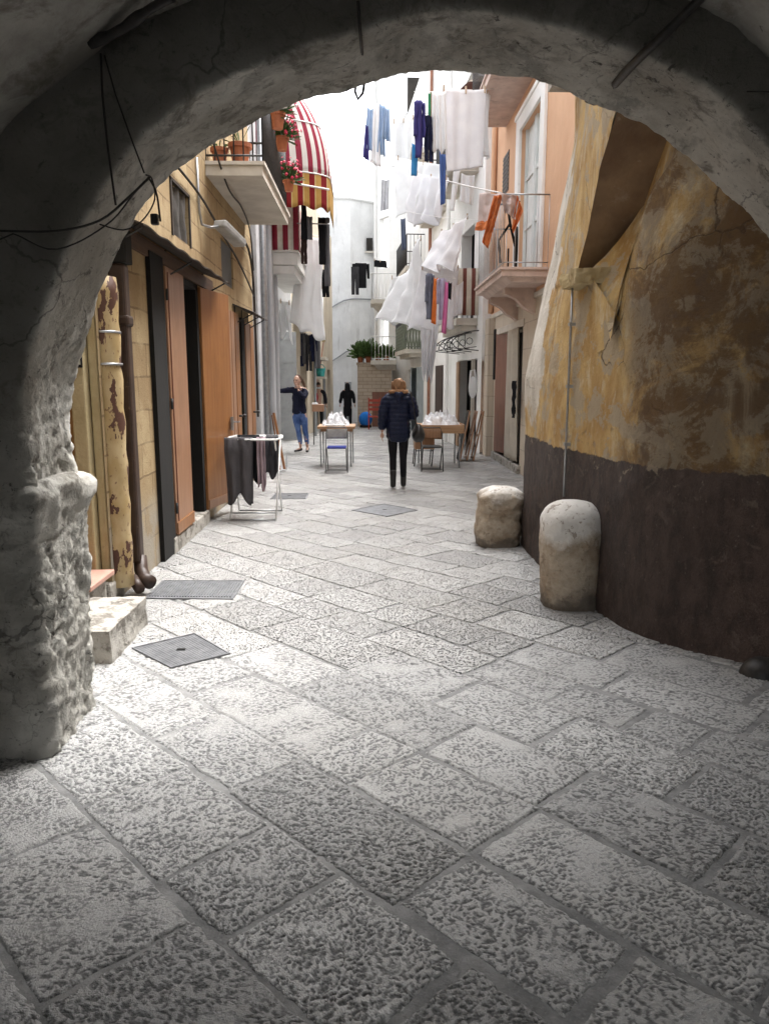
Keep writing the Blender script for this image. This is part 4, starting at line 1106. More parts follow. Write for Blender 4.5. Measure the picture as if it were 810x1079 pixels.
# ------------------------------------------------------------------ right side houses
def house_r1():
    t = thing('house', 'peach house with beige stone ground floor and white balcony door on the right', 'house', (2.7, 12, 0))
    x = 2.6
    m, P = facade((x, 7.65), (x, 16.4), -.1, 2.92, [(5.35, 7.95, .14, 2.48)], .3, (1, 0)); m.build('ground_floor_wall', BEIGE, t)
    m, P = facade((x, 7.65), (x, 16.4), 2.93, 9.4, [(4.35, 5.95, 3.25, 5.72)], .22, (1, 0)); m.build('upper_wall', PEACH, t)
    MB().box(x+.32, x+.36, 7.7, 16.3, -.1, 9).build('dark_interior', DARKIN, t)
    MB().box(x, x+.8, 16.40, 16.44, -.1, 9.4).build('end_wall', PEACH, t)
    # string course, stepped lintel
    MB().box(x-.035, x, 7.7, 16.4, 2.84, 2.93).box(x-.02, x, 12.9, 15.8, 2.481, 2.60).build('string_course', SLAB, t, bevel=.01)
    # stone pilaster at the far corner
    MB().box(x-.13, x, 15.95, 16.4, -.1, 2.84).build('pilaster', BEIGE, t, bevel=.01)
    # door leaves + threshold
    MB().box(x-.06, x+.3, 12.9, 15.7, -.05, .14).build('threshold', STEP, t, bevel=.01)
    d = MB().plank((x-.01, 15.55, 1.33), (x+.16, 14.75, 1.33), .045, 2.34).build('door_leaf', BRWOOD, t)
    MB().box(x-.05, x+.02, 15.60, 15.75, 1.6, 2.6).build('shutter_box', BLACKV, t)
    # white balcony door
    w = MB().box(x-.05, x, 11.72, 12.0, 3.22, 5.95).box(x-.05, x, 13.6, 13.9, 3.22, 5.95).box(x-.05, x, 12.001, 13.599, 5.72, 5.95).box(x-.07, x, 11.66, 13.96, 5.951, 6.03)
    f = w.build('door_surround', WHITE, t, bevel=.008)
    b = MB().box(x+.10, x+.14, 12.0, 13.6, 3.25, 5.72)
    for yy in (12.0, 12.74, 12.84, 13.54): b.box(x+.06, x+.10, yy, yy+.06, 3.25, 5.72)
    for zz in (4.1, 4.9): b.box(x+.075, x+.10, 12.06, 13.54, zz, zz+.06)
    b.build('balcony_door', mat('pale_door_paint', (.68,.71,.70), (.6,.63,.62), 4, .5), t)
    v = MB().box(x-.012, x, 14.75, 15.35, 5.05, 5.75).build('vent', mat('dark_vent_metal', (.12,.09,.07), None, 30, .6), t)
    b = MB()
    for k in range(9): b.box(x-.022, x-.0121, 14.78, 15.32, 5.08+.075*k, 5.11+.075*k)
    b.build('slat', IRON, v)
    MB().tube([(x-.06, 16.15, z) for z in (2.95, 4.5, 5.6, 7, 9)], .055, 10).tube([(x-.06, 16.15, 5.0), (x-.06, 16.15, 5.06)], .07, 10).build('downpipe', PEACH, t, smooth=True)
    # balcony with brackets
    s = slab(x, 1.93, 11.35, 13.95, 3.20, .13, .035)
    s.add([(x,11.40,3.07),(2.02,11.40,3.07),(2.02,13.9,3.07),(x,13.9,3.07),(x,11.45,3.0),(2.10,11.45,3.0),(2.10,13.85,3.0),(x,13.85,3.0)], [(0,1,5,4),(1,2,6,5),(2,3,7,6),(4,5,6,7)])
    b = s.build('balcony', PINKST, t, bevel=.006)
    for yy in (12.1, 13.5):
        MB().add([(x,yy,3.0),(2.12,yy,3.0),(2.12,yy,2.92),(2.3,yy,2.84),(2.42,yy,2.72),(x,yy,2.62)]+[(x,yy+.2,3.0),(2.12,yy+.2,3.0),(2.12,yy+.2,2.92),(2.3,yy+.2,2.84),(2.42,yy+.2,2.72),(x,yy+.2,2.62)],
                 [(0,1,2,3,4,5),(11,10,9,8,7,6)]+[(i,(i+1) % 6+0,(i+1) % 6+6,i+6) for i in range(6)]).build('bracket', PINKST, b, bevel=.006)
    railing(b, [(x, 11.38), (1.96, 11.38), (1.96, 13.92), (x, 13.92)], 3.2, 1.0, GALV, .13, .006)
    # upper balcony slab
    s = slab(x, 1.92, 12.4, 15.2, 6.42, .16, .03); b = s.build('balcony', PINKST, t)
    railing(b, [(x, 12.43), (1.95, 12.43), (1.95, 15.1)], 6.42, 1.0, IRON, .12, .008)
house_r1()
def house_r2():
    t = thing('house', 'tall white house with striped balcony and iron fan canopy on the right', 'house', (2.2, 22, 0))
    A, B = (2.42, 16.46), (1.50, 31.3)
    holes = [(.45, 2.9, -.1, 2.06), (5.1, 6.5, .4, 2.0), (9.6, 13.8, -.3, 1.98), (1.0, 2.6, 2.95, 5.0), (5.5, 7.0, 3.2, 5.2), (9.5, 11, 3.2, 5.2), (1.0, 2.4, 6.4, 8.3), (5.5, 7.0, 6.6, 8.4)]
    m, P = facade(A, B, -.5, 11.5, holes, .25, (1, 0)); m.build('wall', WHITE, t)
    MB().add([(2.75,16.5,-.4),(1.85,31.2,-.4),(1.85,31.2,12),(2.75,16.5,12)], [(0,1,2,3)]).build('dark_interior', DARKIN, t)
    MB().box(2.42, 3.6, 16.46, 16.5, 2, 11.5).build('end_wall', WHITE, t)
    # ground-floor leaves
    MB().plank(P(2.85, 1.0, -.02), P(2.35, 1.0, -.05), .04, 2.05).build('door_leaf', mat('tan_door_panel', (.42,.27,.17), None, 4, .6), t)
    MB().box(2.36, 2.44, 17.55, 17.64, -.1, 2.06).build('door_post', SLAB, t)
    b = MB(); q0 = P(5.15, 1.2, -.01); q1 = P(6.45, 1.2, -.01); b.plank(q0, q1, .03, 1.6); b.build('shutter', mat('dark_brown_shutter', (.06,.04,.035), None, 4, .6), t)
    # pair of blue-grey doors, opened out
    for (a, c) in (((1.80, 27.9), (1.52, 27.35)), ((1.86, 25.7), (1.68, 26.45))):
        d = MB().plank((a[0], a[1], .92), (c[0], c[1], .92), .05, 2.2).build('door_leaf', BLUEGR, t)
    for k, (y_, x_) in enumerate(((20.4, 2.10), (23.9, 1.9))):
        MB().tube([(x_-.02, y_, -.1), (x_-.02, y_, 3), (x_-.02, y_, 11)], .05, 8).build('downpipe', WHITE if k == 0 else mat('rust_red_pipe', (.36,.17,.11), None, 5, .6), t)
    def bal(s0, s1, out, z, style, nm='balcony', th=.15):
        b = MB(); n = Vector((-1, -.06, 0)).normalized()
        a, c = P(s0, 0), P(s1, 0)
        q = [a, a+n*out, c+n*out, c]
        b.add([p+Vector((0,0,z-th)) for p in q]+[p+Vector((0,0,z)) for p in q], [(0,3,2,1),(4,5,6,7),(0,1,5,4),(1,2,6,5),(2,3,7,6),(3,0,4,7)])
        q2 = [a+(c-a)*.04, a+(c-a)*.04+n*out*.7, c-(c-a)*.04+n*out*.7, c-(c-a)*.04]
        b.add([p+Vector((0,0,z-th-.12)) for p in q2]+[p+Vector((0,0,z-th-.001)) for p in q2], [(0,3,2,1),(0,1,5,4),(1,2,6,5),(2,3,7,6)])
        o = b.build(nm, SLAB, t, bevel=.008)
        n2 = n*(out-.04)
        railing(o, [(a.x, a.y+.04), (a.x+n2.x, a.y+.04+n2.y), (c.x+n2.x, c.y-.04+n2.y), (c.x, c.y-.04)], z, .98, style, .11, .009)
        return o
    bal(.5, 3.3, .48, 2.92, IRON)
    bal(9.2, 12.6, .62, 5.25, IRON); bal(9.6, 13.0, .60, 2.62, IRON); bal(12.9, 14.6, .6, 4.4, WPLAST)
    bal(4.9, 7.6, .55, 6.35, IRON); bal(8.3, 11.5, .75, 8.6, WPLAST); bal(.6, 3.4, .55, 6.25, IRON)
house_r2()
# lattice screen on the low balcony
LAT = mat('grey_green_lattice', (.16,.18,.13), None, 12, .7)
b = MB()
for k in range(26):
    u = k/25
    for s in (-1, 1):
        y0 = 26.1+u*3.2; x0 = 1.22-(y0-26.1)*.056
        y1 = y0+s*.5
        if 26.0 < y1 < 29.4: b.plank((x0, y0, 2.62), (1.22-(y1-26.1)*.056, y1, 3.45), .05, .015, (1, 0, 0))
for k in range(7): b.plank((1.86-.1*k, 26.0, 2.62), (1.76-.1*k, 26.0, 3.45), .05, .015, (0, 1, 0)).plank((1.76-.1*k, 25.99, 2.62), (1.86-.1*k, 25.99, 3.45), .05, .015, (0, 1, 0))
tag(b.build('lattice_screen', LAT), 'grey green lattice screen on a low balcony at the far right', 'screen')
# black iron fan canopy
t = thing('iron_canopy', 'black wrought iron fan canopy frame above the tan door on the right', 'canopy', (2.38, 17, 2.5))
b = MB()
for yy in (16.7, 17.5, 18.3, 19.0):
    xx = 2.40-(yy-16.46)*.062
    arc = [(xx-.62*sin(a), yy, 2.28+.36*cos(a)) for a in [i/10*pi/2 for i in range(11)]]
    b.tube(arc, .013, 6).tube([(xx-.62, yy, 2.28), (xx, yy, 2.22)], .011, 6)
    for a in (.5, 1.0): b.tube([(xx-.62*sin(a), yy, 2.28+.36*cos(a)), (xx-.3, yy, 2.27), (xx-.05, yy, 2.3)], .009, 5)
    b.tube([(xx-.2+.07*cos(a), yy, 2.42+.07*sin(a)) for a in [i/8*2*pi for i in range(9)]], .008, 5)
for f_ in (.3, .8, 1.2, pi/2): b.tube([(2.40-.24*.062-.62*sin(f_), 16.7, 2.28+.36*cos(f_)), (2.40-2.54*.062-.62*sin(f_), 19.0, 2.28+.36*cos(f_))], .010, 5)
b.build('frame', IRON, t, smooth=True)
t = thing('small_canopy', 'brown and white striped small awning high up beside the top balcony', 'awning', (2.2, 17, 7.2))
MB().grid(lambda u, v: Vector((2.4-.75*sin(v*1.4), 16.6+1.6*u, 6.7+.95*cos(v*1.4))), 8, 14).build('cover', striped('brown_white_stripes', [(.5, (.10,.05,.04)), (.5, (.78,.72,.65))], .30, 'Z', True, .1), t, smooth=True, solid=.01)
MB().grid(lambda u, v: Vector((2.4-.75*u, 16.6, 6.86+.80*(1-v)*cos(u*1.2))), 8, 10).build('end_panel', MATS['brown_white_stripes'], t, smooth=True, solid=.01)
# brown-and-white cloth on the near white-house balcony
tag(MB().grid(lambda u, v: Vector((1.925+.46*u, 16.86+.012*sin(u*30), 2.97+.98*v)), 30, 4).build('striped_cloth', striped('brown_cream_stripes', [(.42, (.20,.075,.06)), (.58, (.74,.69,.60))], .19, 'X', True, .05), smooth=True, solid=.006), 'brown and cream striped cloth tied along the small balcony above the fan canopy', 'cloth')

# ------------------------------------------------------------------ laundry
PEG = mat('faded_plastic_peg', (.55,.42,.30), None, 8, .5)
def cloth(label, c4, m, folds=5, amp=.03, name='hanging_cloth', cat='laundry', group='laundry hung over the lane', hem=.0, nu=36, nv=26, seed=0, flare=0.0, sagtop=.03):
    tl, tr, br, bl = [Vector(p) for p in c4]
    n = ((tr-tl).cross(bl-tl)).normalized()
    def f(u, v):
        p = (tl.lerp(tr, u)).lerp(bl.lerp(br, u), v)
        w = amp*(.3+.7*v)
        d = sin(u*folds*2*pi+seed+v*1.3*sin(u*3+seed))*w + fbm((p.x*1.4+seed, p.y*1.4, p.z*1.0), 3)*amp*1.3 + sin(u*folds*4.7+seed*2-v*2)*w*.4
        p = p+n*d
        p.z -= sagtop*4*u*(1-u)*(1-v) + hem*v*v*sin(u*folds*2*pi*.7+seed*3)*.5
        return p
    o = MB().grid(f, nu, nv).build(name, m, smooth=True, solid=.005)
    wpx = (tr-tl).length
    if wpx > .35:
        for k in range(3):
            q = f(.04+.46*k, 0); MB().box(q.x-.012, q.x+.012, q.y-.02, q.y+.02, q.z-.06, q.z+.045).build('peg', PEG, o)
        MB().tube([f(i/nu, 1)+Vector((0, -.003, .02)) for i in range(nu+1)], .007, 5).build('hem', m, o, smooth=True)
    return tag(o, label, cat, group)
def quad(pts, Ys):
    if not isinstance(Ys, (list, tuple)): Ys = [Ys]*4
    return [at(u, v, y) for (u, v), y in zip(pts, Ys)]
FN = {}
def fc(name, c, **k): 
    if name not in FN: FN[name] = fabric(name, c, **k)
    return FN[name]
NAVY = fc('navy_cotton', (.018,.022,.055)); DGR = fc('charcoal_cotton', (.05,.05,.056)); GRY = fc('grey_cotton', (.14,.14,.15)); BLK = fc('black_cotton', (.012,.012,.014))
LBL = fc('light_blue_cotton', (.42,.55,.72), trans=.3); VIO = fc('violet_cotton', (.055,.05,.19)); CYA = fc('bright_blue_cotton', (.05,.25,.55)); ORA = fc('orange_cotton', (.72,.20,.05)); PNK = fc('pink_cotton', (.65,.18,.38)); LIL = fc('lilac_cotton', (.56,.50,.64), trans=.2); RED = fc('red_cotton', (.5,.04,.06)); MAU = fc('mauve_cotton', (.36,.28,.31)); BLU = fc('royal_blue_cotton', (.07,.12,.30))
def line(label, a, b, s=.05, r=.005): 
    tag(MB().tube(sag(a, b, s), r, 5).build('clothesline', WPLAST, smooth=True), label, 'clothesline', 'clotheslines across the lane')
def garment(label, kind, c, w, h, m, ry=0.0, group='laundry hung over the lane', seed=0, name=None, cat='laundry'):
    """clothes with a real outline hung from their top edge; c = centre of the top edge, plane turned by ry about z"""
    c = Vector(c); ax = Vector((cos(ry), sin(ry), 0)); nn = Vector((-sin(ry), cos(ry), 0)); b = MB()
    def strip(x0a, x0b, x1a, x1b, z0, z1, k):
        def f(u, v):
            x = (x0a+(x0b-x0a)*v)*(1-u)+(x1a+(x1b-x1a)*v)*u; z = z0+(z1-z0)*v
            th = .012+.02*sin(pi*u)
            d = sin(u*8+seed+k)*.02+fbm((x*5+seed, z*4, k), 3)*.03
            return c+ax*x*w+Vector((0, 0, z*h))+nn*(d)
        b.grid(f, 12, 16)
    if kind == 'shirt':
        strip(-.34, -.33, .34, .33, 0, -1, 0); strip(-.5, -.52, -.335, -.40, -.03, -.62, 3); strip(.335, .40, .5, .52, -.03, -.62, 6)
    elif kind == 'trousers':
        strip(-.5, -.46, .5, .46, 0, -.26, 0); strip(-.46, -.44, -.01, -.08, -.26, -1, 3); strip(.01, .08, .46, .44, -.26, -1, 6)
    elif kind == 'dress':
        strip(-.3, -.5, .3, .5, 0, -1, 0); strip(-.3, -.22, -.18, -.12, .12, 0, 3); strip(.18, .12, .3, .22, .12, 0, 6)
    else:
        strip(-.5, -.42, .5, .46, 0, -1, 0)
    o = b.build(name or kind, m, smooth=True, solid=.022 if kind in ('shirt', 'trousers') else .008)
    return tag(o, label, cat, group)

cloth('large white sheet hung flat just under the crown of the arch, right of centre', quad([(466, 92), (513, 93), (508, 176), (472, 181)], [12.6, 12.9, 12.9, 12.6]), CLOTHS, 3, .03, seed=1, name='white_sheet')
cloth('narrow frilled white cloth left of the large flat white sheet', quad([(455, 96), (470, 95), (471, 160), (455, 158)], 12.4), CLOTHW, 3, .04, seed=2, name='white_cloth', hem=.08)
cloth('white sheet hanging edge-on just right of the large flat white sheet', quad([(509, 92), (516, 92), (515, 168), (506, 160)], [13.2, 13.6, 13.6, 13.2]), CLOTHW, 2, .03, seed=3, name='white_sheet')
garment('violet and navy top hanging left of the white sheets near the arch crown', 'shirt', at(442, 106, 12.2), .17, .80, VIO, .5, seed=1)
garment('navy trousers beside the violet top near the arch crown', 'trousers', at(452, 122, 12.4), .17, .65, NAVY, .4, seed=2)
cloth('bright blue strip of cloth below the violet top', quad([(434, 150), (441, 150), (439, 185), (433, 185)], 12.3), CYA, 1, .01, seed=3, nu=10, nv=12, name='blue_cloth')
cloth('green strip of cloth above the navy trousers', quad([(451, 96), (454, 96), (454, 122), (451, 122)], 12.4), fc('green_cotton', (.05,.25,.12)), 1, .008, seed=3, nu=8, nv=10, name='green_cloth')
for i, (u0, v0, u1, v1, mm, lab) in enumerate(((386, 112, 393, 160, LBL, 'pale blue shirt, leftmost of the washing against the sky'), (392, 106, 400, 176, CLOTHW, 'long white cloth among the washing against the sky'), (399, 108, 405, 165, LBL, 'pale blue cloth in the middle of the washing against the sky'), (404, 112, 410, 150, LBL, 'short pale blue cloth, rightmost of the washing against the sky'), (384, 130, 388, 170, VIO, 'thin violet cloth at the left edge of the washing against the sky'))):
    cloth(lab, quad([(u0+1, v0), (u1, v0+2), (u1+1, v1), (u0-2, v1-5)], 16.5), mm, 2, .04, seed=i*1.7, nu=14, nv=16, name='hanging_cloth')
cloth('broad white sheet billowing beneath the white balcony in the centre', quad([(422, 166), (468, 172), (466, 226), (418, 228)], [19.5, 17.5, 17.5, 19.5]), CLOTHW, 3, .12, seed=5, hem=.2, name='white_sheet')
cloth('second white sheet overlapping the billowing one below the blue strip', quad([(440, 182), (470, 186), (468, 232), (432, 236)], [18.5, 17.0, 17.0, 18.5]), CLOTHS, 3, .1, seed=6, hem=.15, name='white_sheet')
cloth('blue cloth hanging between white sheets at the centre right', quad([(463, 158), (470, 162), (469, 214), (464, 216)], 15.0), BLU, 2, .02, seed=7, nu=12, nv=16, name='blue_cloth')
cloth('thin white scarf twisting down beside the blue cloth', quad([(478, 176), (485, 178), (478, 222), (474, 222)], 14.6), CLOTHW, 1, .02, seed=8, nu=10, nv=16, name='white_scarf')
cloth('big white sheet drawn into a peak, left of the pair over the right side', quad([(436, 262), (444, 250), (441, 345), (400, 340)], [19, 17.6, 17.6, 19]), CLOTHW, 3, .10, seed=9, hem=.1, name='white_sheet')
cloth('big white sheet drawn into a peak, right of the pair over the right side', quad([(466, 245), (493, 226), (482, 286), (444, 283)], [17, 14.2, 14.6, 16.6]), CLOTHS, 2, .08, seed=10, hem=.05, name='white_sheet')
cloth('white sheet with a straight top edge hanging behind the coloured clothes', quad([(443, 281), (483, 281), (479, 345), (430, 346)], [16.6, 15.9, 15.9, 16.6]), CLOTHS, 3, .05, seed=11, hem=.1, name='white_sheet')
cloth('crumpled sheer white curtain hanging below the right-hand washing', quad([(443, 335), (463, 335), (455, 400), (444, 396)], 17.6), CLOTHS, 4, .06, seed=12, hem=.2, name='sheer_cloth')
garment('grey and red shirt, leftmost of the coloured clothes on the right', 'shirt', at(453, 288, 15.2), .20, .86, fc('slate_cotton', (.16,.17,.22)), .6, seed=1)
cloth('thin red and blue sleeve next to the grey shirt', quad([(448, 296), (452, 290), (454, 330), (450, 322)], 15.2), RED, 1, .01, seed=3, nu=8, nv=10, name='red_cloth')
cloth('orange cloth among the coloured clothes on the right', quad([(457, 292), (461, 292), (459, 342), (454, 340)], 15.2), ORA, 1, .015, seed=4, nu=10, nv=14, name='orange_cloth')
garment('lilac shirt beside the orange cloth on the right', 'shirt', at(465, 293, 15.2), .17, .78, LIL, .3, seed=5)
cloth('long pink cloth, right of the lilac shirt', quad([(469, 296), (473, 296), (470, 352), (465, 350)], 15.1), PNK, 1, .02, seed=6, nu=10, nv=14, name='pink_cloth')
cloth('small black cloth, rightmost of the coloured clothes', quad([(472, 296), (476, 297), (475, 316), (472, 314)], 15.0), BLK, 1, .01, seed=7, nu=8, nv=8, name='black_cloth')
cloth('white bed sheet high up behind the violet top', quad([(414, 128), (436, 122), (432, 168), (412, 176)], 20.5), CLOTHW, 2, .06, seed=21, hem=.1, name='white_sheet')
cloth('short white towel below the large flat white sheet', quad([(486, 182), (500, 184), (498, 216), (484, 212)], 15.4), CLOTHW, 2, .03, seed=22, name='white_towel')
cloth('white sheet behind the peaked pair, lowest on the left side of the right-hand washing', quad([(412, 292), (436, 286), (432, 330), (404, 328)], 21.5), CLOTHW, 3, .06, seed=23, hem=.1, name='white_sheet')
cloth('white pillowcase next to the striped balcony cloth', quad([(478, 300), (488, 296), (487, 330), (477, 334)], 15.6), CLOTHS, 2, .02, seed=24, name='pillowcase')
cloth('grey towel hanging high beside the tall white house corner', quad([(402, 188), (410, 188), (409, 220), (401, 222)], 21), fc('pale_grey_cotton', (.5,.5,.52)), 2, .03, seed=25, name='grey_towel')
# orange-edged printed cloth on the peach balcony
OE = striped('orange_bordered_print', [(.12, (.70,.22,.07)), (.76, (.72,.62,.58)), (.12, (.70,.22,.07))], .62, 'X', True, .13)
t = thing('printed_cloth', 'orange bordered pale printed cloth thrown over the peach balcony railing', 'cloth', at(515, 205, 11.5))
def dc(pts, Y, m, nm, s):
    q = quad(pts, Y); tl, tr, br, bl = q
    MB().grid(lambda u, v: tl.lerp(tr, u).lerp(bl.lerp(br, u), v)+Vector((.2, 1, 0))*(.03*sin(u*11+s+v*2)+fbm((u*3+s, v*3, 0), 3)*.05), 24, 18).build(nm, m, t, smooth=True, solid=.006)
CLP = fc('pale_rose_print', (.66,.55,.52), trans=.2); ORB = fc('burnt_orange_border', (.72,.24,.09), trans=.2)
dc([(505, 203), (528, 204), (520, 232), (503, 238)], [11.8, 11.35, 11.35, 11.8], CLP, 'cloth_panel', 1)
dc([(502, 234), (521, 230), (518, 241), (500, 243)], [11.8, 11.35, 11.35, 11.8], ORB, 'border', 2)
dc([(520, 206), (529, 205), (514, 262), (508, 255)], [11.3, 11.3, 11.5, 11.5], ORB, 'border', 3)
dc([(528, 204), (547, 206), (543, 232), (531, 222)], 11.25, CLP, 'cloth_panel', 4)
dc([(545, 206), (551, 222), (541, 246), (539, 240)], 11.25, ORB, 'border', 5)
# bicycle standing on the balcony
t = thing('bicycle', 'black folded bicycle standing on end on the peach balcony', 'bicycle', (2.15, 12.0, 3.2))
wc = Vector((2.25, 12.0, 3.55))
for nm, r0, rr in (('tyre', .31, .022), ('rim', .28, .010)):
    MB().tube([wc+Vector((.05*cos(a), r0*cos(a), r0*sin(a))) for a in [i/24*2*pi for i in range(24)]], rr, 8, closed=True).build(nm, BLACKV if nm == 'tyre' else GALV, t, smooth=True)
MB().tube([wc, wc+Vector((-.12, -.12, .35)), wc+Vector((-.16, -.1, .62))], .02, 8).tube([wc+Vector((-.12, -.12, .35)), wc+Vector((-.2, .4, .2)), wc+Vector((-.18, .3, -.15))], .018, 8).tube([wc+Vector((-.3, -.1, .62)), wc+Vector((.02, -.12, .66))], .014, 8).build('frame', BLACKV, t, smooth=True)
for zz in (-.33,):
    MB().tube([wc+Vector((-.15, -.2, -.02)), wc+Vector((-.15, -.2, -.32))], .014, 6).build('stand', BLACKV, t)
# left side washing
LSH = cloth('long white sheet hanging from the lane line, tallest on the left', quad([(318, 246), (338, 250), (343, 361), (306, 342)], [16.8, 17.2, 17.2, 16.8]), CLOTHW, 3, .06, seed=14, hem=.1, name='white_sheet')
cloth('crumpled white cloth beside the lower edge of the tall white sheet', quad([(286, 312), (305, 318), (308, 356), (286, 345)], 17.6), CLOTHW, 3, .10, seed=15, hem=.3, name='white_cloth')
garment('black garment hanging from the balcony rail under the striped valance', 'dress', at(320, 212, 14.6), .13, .66, BLK, .3, seed=2)
garment('grey sock-like cloth hanging beside the black garment under the valance', 'cloth', at(326, 228, 14.6), .10, .40, GRY, .3, seed=3, name='grey_cloth')
garment('dark brown trousers hanging below the black garment', 'trousers', at(320, 246, 15.2), .11, .55, fc('dark_brown_cotton', (.07,.045,.04)), .3, seed=4)
garment('long black coat hanging at the outer end of the striped awning', 'cloth', at(339, 229, 15.0), .17, .85, BLK, .5, seed=5, name='coat')
garment('long grey garment just right of the black coat', 'cloth', at(344, 229, 15.1), .15, 1.25, GRY, .5, seed=6, name='grey_garment')
garment('black trousers hanging lower right of the tall white sheet', 'trousers', at(343, 284, 18.5), .2, .62, BLK, .3, seed=7)
tag(MB().tube([at(313, 235, 14.6), at(348, 236, 14.9)], .012, 6).build('clothes_rail', GALV), 'thin clothes rail under the yellow and maroon valance', 'rail')
for i, (u, v, k, mm, w, h, lab) in enumerate(((316, 350, 'cloth', NAVY, .22, 1.0, 'navy cloth, leftmost of the clothes past the grey door'), (321, 351, 'cloth', GRY, .18, .9, 'grey cloth, second of the clothes past the grey door'), (325, 353, 'trousers', DGR, .2, 1.05, 'charcoal trousers among the clothes past the grey door'), (330, 352, 'shirt', NAVY, .2, .8, 'navy shirt among the clothes past the grey door'), (334, 354, 'cloth', GRY, .18, .95, 'grey cloth, rightmost of the clothes past the grey door'))):
    garment(lab, k, at(u, v, 23.3), w, h, mm, .2, seed=i, name='hanging_cloth' if k == 'cloth' else None, group='clothes hung past the grey door')
garment('black hooded top hanging in front of the far white house', 'shirt', at(380, 277, 29.5), .62, .9, BLK, .1, seed=3)
garment('dark trousers hanging left of the black hooded top at the lane end', 'trousers', at(374, 281, 29.4), .3, 1.0, DGR, .1, seed=5)
cloth('black cloth over the white railing of the far balcony', quad([(394, 273), (407, 274), (408, 282), (394, 281)], 31.1), BLK, 2, .02, seed=3, nu=12, nv=8, name='black_cloth')
cloth('dark cloth over the iron balcony railing at the far right', quad([(422, 230), (427, 229), (428, 262), (423, 264)], 25.2), fc('slate_blue_cotton', (.09,.11,.16)), 2, .02, seed=3, nu=12, nv=8, name='dark_cloth')
line('clothesline carrying the large flat sheet near the arch crown', at(436, 96, 12.2), at(520, 93, 13.3), .02)
line('clothesline carrying the pale washing against the sky', at(375, 108, 16.5), at(416, 108, 16.5), .02)
line('clothesline across the lane to the peach balcony', at(427, 222, 14.8), at(506, 232, 12.2), .03)
line('clothesline stretched from the peach balcony rail over the lane', at(470, 190, 12.6), at(528, 203, 11.4), .01, .012)
line('clothesline holding the coloured clothes', at(445, 286, 15.4), at(480, 293, 15.1), .02)
line('clothesline holding the tall white sheet on the left', at(308, 243, 16.8), at(348, 250, 17.3), .01)
line('clothesline holding the black hooded top at the lane end', at(368, 276, 29.6), at(392, 277, 29.6), .01, .012)
line('clothesline of the clothes past the grey door', at(312, 350, 23.3), at(338, 353, 23.3), .01, .012)
t = thing('white_bag', 'white cloth bag hanging from the tan doorway on the right', 'bag', at(497, 392, 16.9))
p = at(498, 408, 16.9)
MB().ball(p, .16, 14, (.62, .5, 1.5)).build('pouch', CLOTHW, t, smooth=True)
MB().tube([p+Vector((-.07, 0, .12)), p+Vector((-.05, 0, .36)), p+Vector((.03, 0, .38)), p+Vector((.07, 0, .12))], .022, 6).build('strap', CLOTHW, t, smooth=True)
tag(MB().grid(lambda u, v: Vector((2.53+.05*sin(u*16)+.04*v, 13.12+1.15*u*(.75+.25*v), 2.46-2.28*v)), 50, 20).build('curtain', fabric('cream_curtain', (.60,.56,.48), (.54,.5,.43), .15), smooth=True, solid=.006), 'long cream curtain hanging in the right-hand doorway beside the ochre corner', 'curtain')
garment('black cloth hanging half hidden at the edge of the cream curtain', 'cloth', (2.46, 12.95, 1.58), .22, .62, BLK, 1.5, seed=4, name='black_cloth')
# ------------------------------------------------------------------ street furniture
def airer():
    t = thing('clothes_airer', 'white folding clothes airer with dark laundry beside the orange shutter', 'airer', (-1.33, 8.9, 0))
    x0, x1, y0, y1, z = -1.60, -1.04, 8.62, 9.25, .93
    b = MB().tube([(x0,y0,z),(x1,y0,z),(x1+.03,(y0+y1)/2,z),(x1,y1,z),(x0,y1,z),(x0-.03,(y0+y1)/2,z)], .012, 8, closed=True)
    for k in range(7):
        yy = y0+(y1-y0)*(k+.5)/7; b.tube([(x0,yy,z),(x1,yy,z)], .006, 6)
    b.build('drying_rack', WPLAST, t, smooth=True)
    for (xa, xb) in ((x0+.02, x0+.02), (x1-.02, x1-.02)):
        MB().tube([(xa, y0+.02, z), (xb, y1-.05, .02)], .010, 8).build('leg', WPLAST, t, smooth=True)
        MB().tube([(xa, y1-.02, z), (xb, y0-.05, .02)], .010, 8).build('leg', WPLAST, t, smooth=True)
    MB().tube([(x0+.02, y0-.05, .02), (x1-.02, y0-.05, .02)], .010, 8).tube([(x0+.02, y1-.05, .02), (x1-.02, y1-.05, .02)], .010, 8).tube([(x0+.02, y0, .09), (x1-.02, y0, .09)], .008, 8).build('foot_bar', GALV, t, smooth=True)
airer()
G_ = 'dark laundry on the white airer'
def draped(label, x, y, w, dep, h, m, seed, name):
    """cloth folded over an airer bar"""
    def f(u, v):
        k = (v-.5)*2; yy = y+dep*.5*math.copysign(min(1, abs(k)*4), k); z = .95-h*max(0, abs(k)-.12)/.88*(1+.10*sin(u*7+seed))
        return Vector((x+(u-.5)*w*(1-.18*abs(k)), yy+.025*sin(u*13+seed)*abs(k)+fbm((u*3+seed, k*2, 0), 3)*.03, z))
    tag(MB().grid(f, 26, 40).build(name, m, smooth=True, solid=.010), label, 'laundry', G_)
draped('large dark grey jacket draped over the near end of the airer', -1.47, 8.64, .32, .12, .70, fc('dark_grey_shell', (.085,.08,.085)), 1, 'jacket')
draped('black cloth on the airer behind the grey jacket', -1.34, 8.80, .26, .08, .50, BLK, 2, 'black_cloth')
draped('long mauve trouser leg hanging on the airer', -1.22, 8.68, .10, .06, .56, MAU, 3, 'trousers')
draped('charcoal cloth hanging at the outer side of the airer', -1.11, 8.74, .16, .06, .44, DGR, 4, 'charcoal_cloth')
draped('black cloth at the far bars of the airer', -1.42, 9.05, .26, .06, .52, BLK, 5, 'black_cloth')
